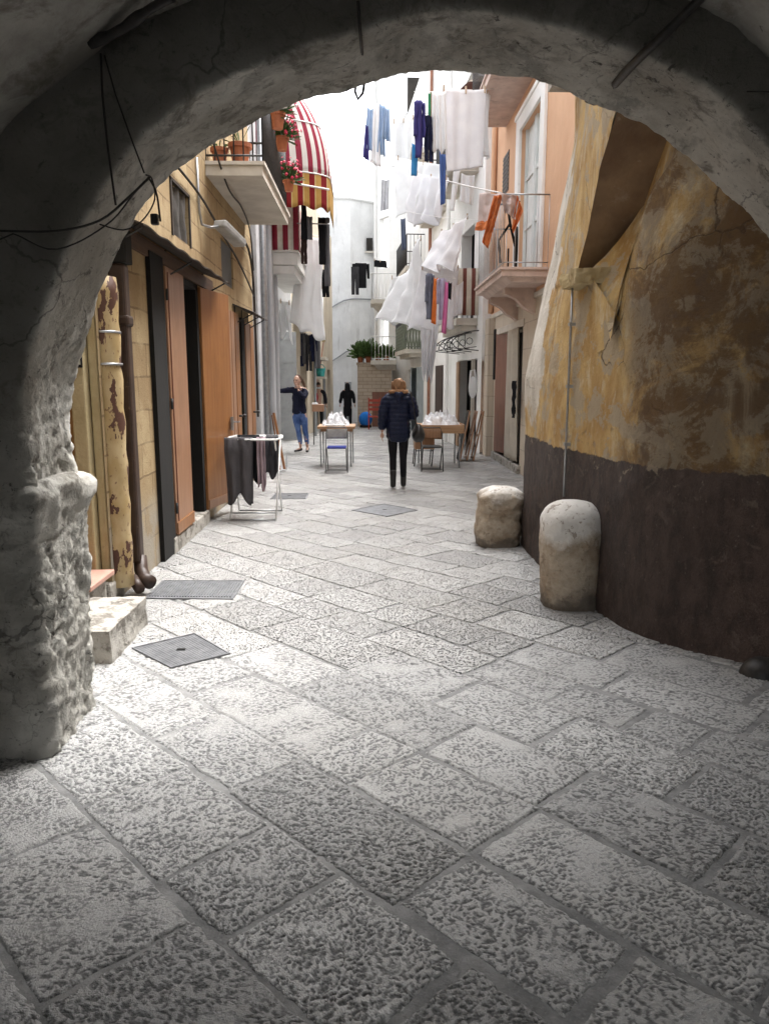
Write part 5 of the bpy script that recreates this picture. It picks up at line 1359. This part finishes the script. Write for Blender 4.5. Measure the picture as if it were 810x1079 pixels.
draped('grey cloth over the far right bars of the airer', -1.14, 9.05, .14, .06, .36, GRY, 6, 'grey_cloth')

# folded wooden board leaning by the wall
t = thing('folded_table', 'orange wooden folding table stood on end behind the airer', 'folding table', (-1.58, 13.4, 0))
MB().plank((-1.66, 13.5, 1.02), (-1.47, 13.3, .05), .10, .035, (1, 0, .2)).build('tabletop', DOORW, t, bevel=.004)
MB().plank((-1.70, 13.56, .98), (-1.56, 13.4, .03), .05, .02, (1, 0, .2)).build('leg', DOORW, t)
MB().tube([(-1.62, 13.2, .02), (-1.44, 13.3, .03), (-1.44, 13.42, .3)], .010, 6).build('brace', GALV, t)

def crumple(c, sx, sy, h, label, seed, n=26, name='plastic_wrap'):
    """heap of crumpled clear-white plastic bags"""
    def f(u, v):
        a = 2*pi*u; r = v
        z = h*(1-r**3.2)*(.75+.35*noise.noise(Vector((cos(a)*r*2.2+seed, sin(a)*r*2.2, 0))))
        p = Vector((c[0]+cos(a)*r*sx, c[1]+sin(a)*r*sy, c[2]+z))
        k = 1-r**6
        return p+Vector((fbm((p.x*11+seed, p.y*11, 1), 4)*.05*k, fbm((p.x*11, p.y*11+seed, 5), 4)*.05*k, (abs(fbm((p.x*9+seed, p.y*9, 1), 4))*.17+.06*abs(noise.noise(Vector((p.x*26, p.y*26, seed))))-.03)*k))
    o = MB().grid(f, 72, 30, True).build(name, PLAST)
    return tag(o, label, 'plastic bags')
N = NT('crumpled_clear_plastic'); N.fin((.80, .81, .83), .18, N.bump(N.noise(N.pos(False), 60, 4), .4, .01), 0, .7); PLAST = MATS['crumpled_clear_plastic']

def stall(label, x0, x1, y0, y1, z, chunky=False):
    t = thing('market_table', label, 'table', ((x0+x1)/2, (y0+y1)/2, 0), 'pasta sellers tables')
    if not chunky:
        MB().box(x0, x1, y0, y1, z-.045, z).build('tabletop', TABW, t, bevel=.006)
        for (x_, y_) in ((x0+.05, y0+.08), (x1-.09, y0+.12), (x0+.06, y1-.08), (x1-.06, y1-.08)):
            MB().tube([(x_, y_, z-.045), (x_+.01, y_, .01)], .013, 8).build('leg', GALV, t, smooth=True)
        MB().box(x0+.05, x1-.05, y0+.10, y0+.12, z-.10, z-.046).build('apron', TABW2, t)
    else:
        MB().box(x0, x1, y0, y1, z-.03, z).build('tabletop', TABW, t, bevel=.004)
        b = MB().box(x0, x1, y0-.02, y0, z-.14, z+.01).box(x0-.02, x0, y0, y1, z-.14, z+.02).box(x1, x1+.02, y0, y1, z-.14, z+.02)
        b.build('apron', TABW, t, bevel=.003)
        for (x_, y_) in ((x0+.04, y0+.06), (x1-.06, y0+.06), (x0+.04, y1-.08), (x1-.06, y1-.08)):
            MB().tube([(x_, y_, z-.04), (x_, y_, .01)], .015, 8).build('leg', GALV, t, smooth=True)
    return t
stall('light wood table heaped with white plastic bags on the left', -.93, -.24, 13.9, 14.7, .76)
crumple((-.60, 14.25, .745), .27, .26, .20, 'heap of crumpled white plastic bags on the left-hand table', 3)
tag(MB().box(-.78, -.42, 13.93, 14.12, .764, .785).build('tray', fc('white_tray_paint', (.75,.75,.74)), bevel=.005), 'flat white tray at the front of the left-hand table', 'tray')
stall('brown plank table with deep edge boards on the right', .93, 1.72, 13.75, 14.65, .78, True)
crumple((1.35, 14.2, .77), .36, .30, .20, 'heap of crumpled white plastic bags on the right-hand plank table', 9)
def fchair(x, y, label, seatm, backm, fr, ang=0, h=.78):
    t = thing('folding_chair', label, 'chair', (x, y, 0), None, ang)
    w = .19; r = .010
    def T(b, nm, m, **k): return b.build(nm, m, t, local=True, **k)
    T(MB().tube([(-w, .16, .01), (-w, .02, .42), (-w, -.08, h-.1), (-w*.8, -.095, h), (w*.8, -.095, h), (w, -.08, h-.1), (w, .02, .42), (w, .16, .01)], r, 8), 'back_frame', fr, smooth=True)
    for s in (-1, 1): T(MB().tube([(s*w*.88, -.20, .01), (s*w*.88, .15, .43)], r, 8), 'leg', fr, smooth=True)
    T(MB().tube([(-w, .15, .05), (w, .15, .05)], r*.8, 6).tube([(-w*.88, -.19, .03), (w*.88, -.19, .03)], r*.8, 6), 'stretcher', fr, smooth=True)
    T(MB().grid(lambda u, v: Vector(((u-.5)*2*w*.86, -.22+.36*v, .435-.012*sin(pi*u)*sin(pi*v))), 8, 8), 'seat', seatm, smooth=True, solid=.028)
    T(MB().grid(lambda u, v: Vector(((u-.5)*2*w*.95, -.085-.02*sin(pi*u), h-.20+.17*v)), 10, 4), 'backrest', backm, smooth=True, solid=.012)
    return t
fchair(-.55, 13.25, 'grey metal folding chair with blue seat in front of the left table', fc('blue_vinyl', (.035,.045,.22)), mat('grey_chair_back', (.38,.38,.37), None, 8, .5), mat('grey_chair_tube', (.20,.20,.20), None, 10, .4, metal=.6), pi)
fchair(1.12, 13.38, 'black framed folding chair with wooden back before the right-hand table', mat('black_vinyl', (.03,.03,.03), None, 8, .5), TABW2, IRON, pi, .76)
t = thing('wooden_crate', 'low open wooden box under the right-hand plank table', 'box', (1.02, 14.2, .32))
MB().box(.86, 1.22, 14.0, 14.5, .33, .35).box(.86, .88, 14.0, 14.5, .35, .62).box(1.20, 1.22, 14.0, 14.5, .35, .62).box(.88, 1.20, 14.0, 14.02, .35, .62).box(.88, 1.20, 14.48, 14.5, .35, .62).build('box', TABW2, t)
b = MB()
for x_, y_ in ((.88, 14.02), (1.20, 14.02), (.88, 14.48), (1.20, 14.48)): b.tube([(x_, y_, .33), (x_-.03, y_, .01)], .012, 6)
b.tube([(.88, 14.02, .30), (1.20, 14.02, .30), (1.20, 14.48, .30), (.88, 14.48, .30)], .01, 6, closed=True); b.build('stand', IRON, t)
# leaning plank frames
for k, (dx, mm, lab) in enumerate(((0, TABW2, 'dark-sided plank frame leaning on the wall, nearest the right-hand table'), (.14, DOORW2, 'middle of three reddish plank frames leaning on the wall'), (.27, TABW2, 'plank frame leaning nearest the stone pilaster'))):
    t = thing('drying_frame', lab, 'plank frame', (1.9+dx, 15.0, 0), 'wooden frames leaning against the wall')
    a = Vector((1.80+dx, 14.90, .02)); c = Vector((2.02+dx, 15.15, .98))
    MB().plank(a, c, .065, .025, (1, 0, -.3)).build('board', mm, t, bevel=.003)
    MB().plank(a+Vector((.02, .5, 0)), c+Vector((.02, .4, 0)), .065, .025, (1, 0, -.3)).build('board', mm, t, bevel=.003)
    b = MB()
    for f_ in (.04, .5, .96):
        q = a.lerp(c, f_); b.plank(q+Vector((0, .03, 0)), q+Vector((.02, .46, 0)), .02, .05)
    b.build('crosspiece', mm, t)
    if k == 0:
        MB().add([a+Vector((-.012,.03,0)), a+Vector((-.012,.48,0)), c+Vector((-.012,.38,0)), c+Vector((-.012,.03,0))], [(0,1,2,3)]).build('mesh_panel', BLACKV, t, solid=.006)
# red chair by the far block house
t = thing('red_chair', 'small red wooden ladder-back chair standing beside the brown stone block', 'chair', (.22, 28, -.2))
b = MB(); z0 = gz(28); RC = mat('red_chair_paint', (.42,.06,.035), None, 8, .5)
for x_ in (.02, .42):
    b = MB().tube([(x_, 28.0, z0), (x_, 28.05, z0+1.15)], .022, 6).build('leg', RC, t); b = MB().tube([(x_, 27.65, z0), (x_, 27.65, z0+.46)], .022, 6).build('leg', RC, t)
MB().box(.0, .44, 27.62, 28.02, z0+.45, z0+.49).build('seat', RC, t)
b = MB()
for zz in (.68, .84, 1.0): b.box(.03, .41, 28.02, 28.05, z0+zz, z0+zz+.09)
b.build('backrest', RC, t)
# turquoise bucket on the shelf, blue trolley bag
t = thing('bucket', 'small turquoise bucket on the stone shelf at the lane end left', 'bucket', (-1.62, 26.4, 1.70))
TQ = mat('turquoise_plastic', (.05,.42,.42), None, 8, .35)
MB().lathe((-1.62, 26.4, 1.70), [(.13, 0), (.17, .28), (.155, .28), (.12, .02)], 16).build('bucket', TQ, t, smooth=True)
MB().tube([(-1.78, 26.4, 1.98), (-1.70, 26.4, 2.10), (-1.54, 26.4, 2.10), (-1.46, 26.4, 1.98)], .012, 6).build('handle', TQ, t)
t = thing('mop', 'reddish mop leaning above the turquoise bucket', 'mop', (-1.72, 26.6, 1.70))
MB().tube([(-1.68, 26.5, 1.72), (-1.52, 26.7, 2.9)], .018, 6).build('handle', mat('reddish_handle', (.40,.18,.13), None, 8, .5), t)
MB().ball((-1.52, 26.7, 2.98), .10, 10, (.8, .8, 1.2)).build('head', CREAM, t, smooth=True)
t = thing('trolley_bag', 'bright blue wheeled bag beside the person in black robe', 'bag', (-.12, 28.9, -.2))
z0 = gz(28.9); BB = fc('bright_blue_nylon', (.02,.16,.52))
MB().ball((-.10, 28.9, z0+.34), .30, 18, (.85, .7, .95)).build('bag', BB, t, smooth=True)
MB().box(-.32, .12, 28.75, 29.05, z0+.03, z0+.12).build('base', BLK, t, bevel=.02)
MB().tube([(-.25, 28.9, z0+.5), (-.32, 28.9, z0+.8), (-.36, 28.9, z0+.82)], .014, 6).build('handle', GALV, t)

t = thing('grey_box', 'orange topped small stand with white top behind the woman in jeans', 'stand', (-1.35, 19, 0))
z0 = gz(19.5)
MB().box(-1.42, -1.12, 19.4, 19.7, .80, .98).build('box', DOORW2, t, bevel=.01)
MB().box(-1.42, -1.28, 19.42, 19.6, .981, 1.02).build('lid', CLOTHW, t, bevel=.01)
for x_ in (-1.39, -1.15): MB().tube([(x_, 19.5, z0), (x_, 19.5, .8)], .015, 6).build('leg', IRON, t)

# ------------------------------------------------------------------ people
def skin_obj(verts, edges, root=0, sub=1):
    me = bpy.data.meshes.new('tmp'); me.from_pydata([v[0] for v in verts], edges, []); me.update()
    o = bpy.data.objects.new('tmp', me); COL.objects.link(o)
    o.modifiers.new('s', 'SKIN'); o.modifiers.new('b', 'SUBSURF').levels = sub
    if not me.skin_vertices: me.attributes  # layer is made by the modifier
    sv = me.skin_vertices[0].data if me.skin_vertices else None
    if sv is None: raise RuntimeError('no skin layer')
    for i, v in enumerate(verts):
        r = v[1]; sv[i].radius = r if isinstance(r, tuple) else (r, r); sv[i].use_root = (i == root)
    return o
def evaluated(objs, name, m, parent, voxel, shape=None, smooth=True, extra=None):
    """fuse several skinned chains / lumps into one continuous surface"""
    dg = bpy.context.evaluated_depsgraph_get(); V = []; F = []
    for o in objs:
        e = o.evaluated_get(dg); me = e.to_mesh(); k = len(V)
        V += [v.co.copy() for v in me.vertices]; F += [tuple(k+i for i in p.vertices) for p in me.polygons]; e.to_mesh_clear()
    if extra:
        k = len(V); V += extra.v; F += [tuple(k+i for i in f) for f in extra.f]
    me = bpy.data.meshes.new(name); me.from_pydata(V, [], F); me.update()
    q = bpy.data.objects.new(name, me); COL.objects.link(q)
    r = q.modifiers.new('r', 'REMESH'); r.mode = 'VOXEL'; r.voxel_size = voxel; r.use_smooth_shade = True
    s = q.modifiers.new('s', 'SMOOTH'); s.iterations = 2
    dg = bpy.context.evaluated_depsgraph_get(); me2 = bpy.data.meshes.new_from_object(q.evaluated_get(dg))
    if shape:
        me2.calc_loop_triangles(); nor = [v.normal.copy() for v in me2.vertices]
        for v, n in zip(me2.vertices, nor): v.co += n*shape(v.co)
    for o in objs: bpy.data.objects.remove(o)
    bpy.data.objects.remove(q)
    me2.name = name; me2.materials.clear(); me2.materials.append(m)
    me2.polygons.foreach_set('use_smooth', [True]*len(me2.polygons))
    o = bpy.data.objects.new(name, me2); COL.objects.link(o); o.parent = parent
    return o
def chain(pts):
    v = [(Vector(p[:3]), p[3] if len(p) == 4 else (p[3], p[4])) for p in pts]
    return skin_obj(v, [(i, i+1) for i in range(len(v)-1)])
def hand(w, d, side, r=.0085, curl=.6):
    """chains for five bent fingers from wrist point w, pointing along d"""
    w = Vector(w); d = Vector(d).normalized(); s = Vector(side).normalized(); n = d.cross(s).normalized(); out = []
    out.append(chain([(*w, .022, .015), (*(w+d*.045), .036, .014), (*(w+d*.085), .034, .012)]))
    for k, L in enumerate((.058, .070, .066, .050)):
        b = w+d*.08+s*(.027-.018*k)
        p1 = b+d*L*.5+n*L*.10*curl; p2 = b+d*L*.85+n*L*.42*curl
        out.append(chain([(*(b-d*.02), r), (*b, r), (*p1, r*.9), (*p2, r*.75)]))
    b = w+d*.03+s*.03
    out.append(chain([(*(b-s*.012), r*1.3), (*(b+s*.018+d*.018), r*1.15), (*(b+s*.026+d*.05+n*.012), r*.85)]))
    return out
def head(c, h=.225, yaw=0.0, pitch=0.0, face=True):
    """head lump with jaw, nose, brow, ears; c = centre; looks along +y turned by yaw"""
    c = Vector(c); rot = Matrix.Rotation(yaw, 3, 'Z') @ Matrix.Rotation(pitch, 3, 'X'); b = MB()
    def f(u, v):
        a = 2*pi*u; t = pi*(.002+.996*v)
        x, y, z = sin(t)*cos(a)*.078, sin(t)*sin(a)*.098, cos(t)*.118
        if z < -.02:
            k = min(1, (-z-.02)/.09); x *= 1-.30*k; y = y*(1-.15*k)+.014*k
        if y > .03 and face:
            y -= .010*math.exp(-((abs(x)-.032)**2/.0003+(z-.012)**2/.0003))        # eye sockets
            y += .006*math.exp(-(z-.034)**2/.0002)                                   # brow
        return c+rot @ Vector((x, y, z))
    b.grid(f, 28, 22, True)
    if face:
        b.ball(c+rot @ Vector((0, .103, -.014)), .017, 10, (.75, 1.0, 1.5))
        b.ball(c+rot @ Vector((0, .092, -.055)), .020, 10, (1.1, .6, .35)); b.ball(c+rot @ Vector((0, .09, -.088)), .022, 10, (1, .7, .7))
    for s in (-1, 1): b.ball(c+rot @ Vector((s*.079, .0, -.005)), .03, 10, (.35, .6, 1.0))
    return b, rot

def figure(name_label, loc, rz, joints, mats, voxel=.008, headc=(0, .01, 1.535), hyaw=0, face=True, scale=1.0, hands=True):
    t = thing('person', name_label, 'person', loc, None, rz); t.scale = (scale,)*3
    J = joints
    ch = []
    # torso + neck
    ch.append(chain([(*J['pelvis'], .115, .095), (*J['waist'], .105, .085), (*J['chest'], .140, .105), (*J['upchest'], .125, .085), (*J['neck'], .052, .055), (*(Vector(headc)+Vector((0, -.01, -.05))), .055, .06)]))
    for s in 'LR':
        ch.append(chain([(*J['upchest'], .08), (*J['sh'+s], .058), (*(Vector(J['sh'+s]).lerp(Vector(J['el'+s]), .35)), .050), (*J['el'+s], .038), (*(Vector(J['el'+s]).lerp(Vector(J['wr'+s]), .35)), .037), (*J['wr'+s], .024)]))
        ch.append(chain([(*J['pelvis'], .085), (*J['hip'+s], .074), (*(Vector(J['hip'+s]).lerp(Vector(J['kn'+s]), .4)), .078), (*J['kn'+s], .055), (*(Vector(J['kn'+s]).lerp(Vector(J['an'+s]), .35)), .053), (*J['an'+s], .030), (*J['toe'+s], .024)]))
        if hands:
            d = Vector(J['wr'+s])-Vector(J['el'+s]); ch += hand(J['wr'+s], J.get('hd'+s, d), J.get('hs'+s, (0, 1, .2)))
    hb, rot = head(headc, yaw=hyaw, face=face)
    evaluated(ch, 'body', SKIN, t, voxel, extra=hb)
    return t, rot, Vector(headc)
def wear(t, nm, m, chains, voxel=.012, shape=None, extra=None):
    return evaluated([chain(c) for c in chains], nm, m, t, voxel, shape, extra=extra)
def shoes(t, J, m, r=.047, heel=.0):
    for s in 'LR':
        a, b = Vector(J['an'+s]), Vector(J['toe'+s]); d = (b-a); d.z = 0; d.normalize()
        wear(t, 'shoe', m, [[(*(a+Vector((0, 0, .02))), r), (*(a+Vector((0, 0, -.035))-d*.015), r, r*.8), (*(a+d*.08+Vector((0, 0, -.045))), r*.95, r*.65), (*(b+d*.03+Vector((0, 0, -.005))), r*.8, r*.5)]], .009)

PUFF = fc('navy_quilted_nylon', (.010,.014,.034)); MATS['navy_quilted_nylon'].node_tree.nodes['Principled BSDF'].inputs['Roughness'].default_value = .38
JEANS = fc('blue_denim', (.045,.085,.22), c2=(.10,.16,.33)); LEGG = fc('black_leggings', (.010,.010,.012)); SWEAT = fc('dark_navy_sweater', (.012,.014,.030))
LEATH = mat('black_leather', (.018,.017,.017), None, 20, .4); HAIRB = mat('golden_brown_hair', (.30,.17,.09), (.17,.09,.045), 30, .5, 120, .8, .006, stretch=(1,1,.3)); HAIRD = mat('dark_brown_hair', (.05,.028,.018), None, 30, .5, 120, .8, .006, stretch=(1,1,.3))
FURC = mat('tan_fur_trim', (.42,.24,.13), (.25,.13,.06), 30, .9, 110, 1, .02)

# 1. woman in the quilted jacket, walking away (faces +y)
J = dict(pelvis=(0,0,.90), waist=(0,.005,1.03), chest=(0,0,1.22), upchest=(0,-.01,1.36), neck=(0,-.005,1.43),
         shL=(-.175,-.01,1.345), shR=(.175,-.01,1.345), elL=(-.235,-.03,1.07), elR=(.24,-.03,1.08), wrL=(-.235,.03,.83), wrR=(.13,.18,1.02),
         hipL=(-.085,0,.86), hipR=(.085,0,.86), knL=(-.075,.03,.47), knR=(.075,.01,.47), anL=(-.075,-.06,.095), anR=(.08,.02,.085), toeL=(-.085,.06,.045), toeR=(.095,.15,.04), hsL=(0,1,0), hdL=(0,.1,-1))
t, rot, hc = figure('woman in navy quilted jacket and black leggings walking away up the lane', (.44, 11.2, 0), 0, J, None, .0085, (0, .01, 1.50), 0)
def quilt(co):
    z = co.z; a = abs(sin((z*1.0)*pi/.062))**.6
    return .012*a-.004+fbm((co.x*14, co.y*14, z*14), 2)*.004
wear(t, 'jacket', PUFF, [[(0,0,.68,.19,.14),(0,0,.80,.19,.14),(0,0,.92,.19,.14),(0,0,1.06,.178,.13),(0,0,1.22,.19,.13),(0,-.01,1.35,.155,.11),(0,-.01,1.43,.085,.08)],
      [(0,0,1.34,.10),(-.175,-.01,1.345,.088),(-.215,-.02,1.2,.078),(-.238,-.03,1.07,.070),(-.24,0,.95,.066),(-.236,.03,.86,.055)],
      [(0,0,1.34,.10),(.175,-.01,1.345,.088),(.22,-.02,1.2,.078),(.245,-.03,1.08,.070),(.20,.08,1.05,.064),(.15,.16,1.03,.055)]], .010, quilt)
wear(t, 'hood', PUFF, [[(-.07,-.075,1.42,.065),(0,-.10,1.36,.085,.06),(.07,-.075,1.42,.065)], [(0,-.10,1.36,.07,.05),(0,-.115,1.27,.03)]], .010)
wear(t, 'fur_trim', FURC, [[(-.13,-.02,1.42,.020),(-.095,-.080,1.43,.025),(0,-.10,1.435,.027),(.095,-.080,1.43,.025),(.13,-.02,1.42,.020),(.10,.06,1.42,.03)]], .009, lambda c: abs(fbm((c.x*40, c.y*40, c.z*40), 3))*.022)
wear(t, 'leggings', LEGG, [[(0,0,.88,.13,.11),(0,0,.82,.12,.10)], [(0,0,.86,.10),(-.085,0,.80,.092),(-.08,.02,.65,.080),(-.075,.03,.47,.060),(-.075,-.02,.3,.058),(-.075,-.055,.15,.044)],
      [(0,0,.86,.10),(.085,0,.80,.092),(.08,.01,.65,.080),(.075,.01,.47,.060),(.077,.012,.3,.058),(.08,.018,.15,.044)]], .010)
for s in (-1, 1):
    a = Vector(J['anL' if s < 0 else 'anR']); b_ = Vector(J['toeL' if s < 0 else 'toeR'])
    wear(t, 'boot', LEATH, [[(a.x, a.y+.03, .30, .062), (a.x, a.y+.01, .18, .052), (a.x, a.y-.01, .06, .048), (a.x, a.y+.06, .045, .046, .04), (b_.x, b_.y+.03, .038, .038, .032)]], .009)
wear(t, 'hair', HAIRB, [[(0,.01,1.60,.088,.098),(0,-.025,1.55,.096,.092),(0,-.03,1.49,.086,.078),(0,-.04,1.42,.075,.055)], [(-.04,0,1.58,.06),(-.075,.01,1.52,.045),(-.08,.0,1.44,.04)], [(.04,0,1.58,.06),(.075,.01,1.52,.045),(.08,.0,1.44,.04)]], .008, lambda c: fbm((c.x*26, c.y*26, c.z*7), 3)*.014)
# shoulder bag
t = thing('handbag', 'black shoulder bag at the right hip of the woman in quilted jacket', 'bag', (.72, 11.22, .72))
o = MB().grid(lambda u, v: Vector((.74+.10*cos(2*pi*u)*(sin(pi*(.02+.96*v))**.5)*(.7+.5*v), 11.24+.15*sin(2*pi*u)*(sin(pi*(.02+.96*v))**.5), .95-.26*v+.01*sin(u*19)))
                , 30, 14, True).build('bag', LEATH, t, smooth=True)
MB().tube(catmull([(.70, 11.12, .92), (.66, 11.07, 1.2), (.61, 11.13, 1.43), (.66, 11.29, 1.3), (.72, 11.36, .92)], .04), .010, 6).build('strap', LEATH, t, smooth=True)

# 2. woman in jeans, turned to the left with an arm out and a hand at her mouth
J = dict(pelvis=(0,0,.92), waist=(0,.0,1.05), chest=(0,0,1.24), upchest=(0,0,1.38), neck=(-.01,.0,1.455),
         shL=(-.165,.0,1.375), shR=(.165,.0,1.37), elL=(-.40,-.03,1.35), elR=(.13,-.20,1.20), wrL=(-.62,-.06,1.40), wrR=(-.01,-.17,1.40),
         hipL=(-.09,0,.88), hipR=(.09,0,.88), knL=(-.02,-.04,.49), knR=(.13,-.02,.48), anL=(.02,.02,.085), anR=(.17,.04,.085), toeL=(-.10,-.07,.035), toeR=(.17,-.13,.035), hsL=(0,0,1), hdL=(-1,0,.1), hdR=(-.25,-.1,1), hsR=(1,0,.2))
t, rot, hc = figure('woman in dark sweater and blue jeans with arm outstretched and hand at her mouth', (-1.53, 17.0, 0), 0, J, None, .0085, (-.03, -.02, 1.57), pi*.87)
wear(t, 'sweater', SWEAT, [[(0,0,.82,.178,.15),(0,0,.90,.182,.15),(0,0,.98,.168,.135),(0,0,1.08,.15,.118),(0,0,1.24,.178,.125),(0,0,1.37,.14,.10),(0,0,1.45,.062,.062)],
      [(0,0,1.36,.09),(-.165,0,1.375,.078),(-.30,-.02,1.36,.066),(-.40,-.03,1.355,.060),(-.52,-.05,1.385,.054),(-.60,-.06,1.40,.044)],
      [(0,0,1.36,.09),(.165,0,1.37,.078),(.16,-.1,1.28,.068),(.13,-.20,1.20,.062),(.07,-.20,1.28,.054),(.01,-.175,1.36,.044)]], .010, lambda c: fbm((c.x*9, c.y*9, c.z*9), 3)*.012)
wear(t, 'jeans', JEANS, [[(0,0,1.02,.13,.11),(0,0,.94,.168,.14),(0,0,.87,.165,.14),(0,0,.80,.12,.11)], [(0,0,.88,.11),(-.085,0,.80,.100),(-.05,-.02,.65,.086),(-.02,-.04,.49,.067),(.0,-.01,.32,.060),(.018,.015,.16,.046)],
      [(0,0,.88,.11),(.09,0,.80,.100),(.115,-.01,.65,.086),(.13,-.02,.48,.067),(.15,.01,.32,.060),(.168,.035,.16,.046)]], .010, lambda c: fbm((c.x*12, c.y*12, c.z*16), 3)*.008)
shoes(t, J, LEATH)
wear(t, 'hair', mat('brown_hair', (.13,.07,.035), (.07,.038,.02), 30, .5, 120, .8, .006), [[(-.045,-.035,1.675,.055,.06),(-.02,.0,1.66,.085,.090),(.0,.03,1.60,.098,.10),(.01,.05,1.54,.085,.075)], [(.03,.07,1.62,.05),(.09,.08,1.56,.038),(.12,.08,1.46,.030),(.14,.07,1.34,.022),(.16,.07,1.27,.012)]], .008, lambda c: fbm((c.x*24, c.y*24, c.z*8), 3)*.012)
for s in (-1, 1): MB().ball(Vector(hc)+rot @ Vector((s*.032, .085, .012)), .009, 8).build('eye', BLACKV, t, local=True)

# 3. person carrying a red bag, seen from behind; 4. person in long black robe
def far_person(label, loc, robe, red):
    J = dict(pelvis=(0,0,.92), waist=(0,0,1.05), chest=(0,0,1.24), upchest=(0,0,1.40), neck=(0,0,1.47), shL=(-.18,0,1.385), shR=(.18,0,1.385),
             elL=(-.24,-.02,1.12), elR=(.24,-.02,1.12), wrL=(-.28,.05,.88), wrR=(.27,.04,.88), hipL=(-.09,0,.88), hipR=(.09,0,.88),
             knL=(-.10,.05,.48), knR=(.10,-.03,.48), anL=(-.11,.06,.085), anR=(.11,-.10,.10), toeL=(-.12,.19,.04), toeR=(.12,.02,.045))
    t, rot, hc = figure(label, loc, 0, J, None, .012, (0, .01, 1.60), 0)
    sm = LEGG if robe else fc('black_coat_wool', (.018,.018,.024))
    lo = .42 if robe else .70
    wear(t, 'robe' if robe else 'coat', sm, [[(0,0,lo,.20 if robe else .18,.16),(0,0,.7,.175,.135),(0,0,.95,.165,.13),(0,0,1.24,.185,.13),(0,0,1.38,.15,.11),(0,0,1.47,.07)],
          [(0,0,1.37,.10),(-.18,0,1.385,.082),(-.24,-.02,1.12,.072),(-.275,.04,.92,.062)], [(0,0,1.37,.10),(.18,0,1.385,.082),(.24,-.02,1.12,.072),(.265,.03,.92,.062)]], .014, lambda c: fbm((c.x*8, c.y*8, c.z*5), 3)*.016)
    wear(t, 'trousers', LEGG, [[(0,0,.9,.12),(0,0,.84,.11)], [(0,0,.86,.10),(-.09,0,.8,.095),(-.10,.05,.48,.07),(-.11,.06,.14,.055)], [(0,0,.86,.10),(.09,0,.8,.095),(.10,-.03,.48,.07),(.11,-.09,.14,.055)]], .014)
    shoes(t, J, LEATH)
    if robe: wear(t, 'headscarf', LEGG, [[(0,.01,1.705,.045),(0,.0,1.67,.088),(0,.0,1.60,.112),(0,-.02,1.53,.105),(0,-.02,1.43,.13,.10),(0,-.03,1.33,.14,.09)]], .012)
    else:
        wear(t, 'hair', HAIRD, [[(0,.0,1.69,.06),(0,-.02,1.64,.095),(0,-.03,1.57,.085)]], .012)
        wear(t, 'scarf', CLOTHW, [[(-.09,-.03,1.50,.035),(0,-.08,1.49,.04),(.10,-.03,1.50,.035)]], .012)
    return t
far_person('person in black coat with red bag on the back walking away behind the jeans woman', (-1.74, 27.0, gz(27)), False, True)
t = thing('red_bag', 'red bag on the back of the person in black coat', 'bag', (-1.86, 26.8, .95))
MB().ball((-1.88, 26.82, gz(27)+1.18), .17, 14, (.8, .5, 1.25)).build('bag', fc('red_nylon', (.42,.02,.035)), t, smooth=True)
MB().tube([(-1.93, 26.84, gz(27)+1.36), (-1.90, 26.9, gz(27)+1.5)], .018, 6).build('strap', RED, t)
far_person('person in long black robe and headscarf walking away near the blue bag', (-.78, 29.0, gz(29)), True, False)

# ------------------------------------------------------------------ light, sky, camera
W = bpy.data.worlds.new('World'); S.world = W; W.use_nodes = True
nt = W.node_tree; nt.nodes.clear()
sky = nt.nodes.new('ShaderNodeTexSky'); sky.sky_type = 'NISHITA'; sky.sun_disc = False
SUN_EL, SUN_AZ = 65, 44      # degrees; azimuth measured from +y towards +x
sky.sun_elevation = radians(SUN_EL); sky.sun_rotation = radians(SUN_AZ)
sky.air_density = 1.0; sky.dust_density = 5.0; sky.ozone_density = 1.0
hs = nt.nodes.new('ShaderNodeHueSaturation'); hs.inputs['Saturation'].default_value = .2
bg = nt.nodes.new('ShaderNodeBackground'); bg.inputs['Strength'].default_value = .15
ow = nt.nodes.new('ShaderNodeOutputWorld')
nt.links.new(sky.outputs[0], hs.inputs['Color']); nt.links.new(hs.outputs[0], bg.inputs[0]); nt.links.new(bg.outputs[0], ow.inputs[0])
sl = bpy.data.lights.new('overcast_sun', 'SUN'); sl.energy = 1.0; sl.angle = radians(35); sl.color = (1, .985, .96)
so_ = bpy.data.objects.new('overcast_sun', sl); COL.objects.link(so_)
dv = Vector((sin(radians(SUN_AZ))*cos(radians(SUN_EL)), cos(radians(SUN_AZ))*cos(radians(SUN_EL)), sin(radians(SUN_EL))))
so_.rotation_euler = dv.to_track_quat('Z', 'Y').to_euler()
cd_ = bpy.data.cameras.new('camera'); cam = bpy.data.objects.new('camera', cd_); COL.objects.link(cam)
cd_.sensor_fit = 'HORIZONTAL'; cd_.sensor_width = 36; cd_.lens = 36*FP/810; cd_.clip_start = .05; cd_.clip_end = 900
cam.location = (0, 0, EYE); cam.rotation_euler = (pi/2-PIT, 0, -YAW)
S.camera = cam
S.view_settings.view_transform = 'Standard'; S.view_settings.look = 'None'; S.view_settings.gamma = 1; S.view_settings.use_curve_mapping = False
S.view_settings.exposure = 2.36
S.cycles.max_bounces = 8; S.cycles.diffuse_bounces = 5; S.cycles.use_denoising = True
S.cycles.caustics_reflective = False; S.cycles.caustics_refractive = False
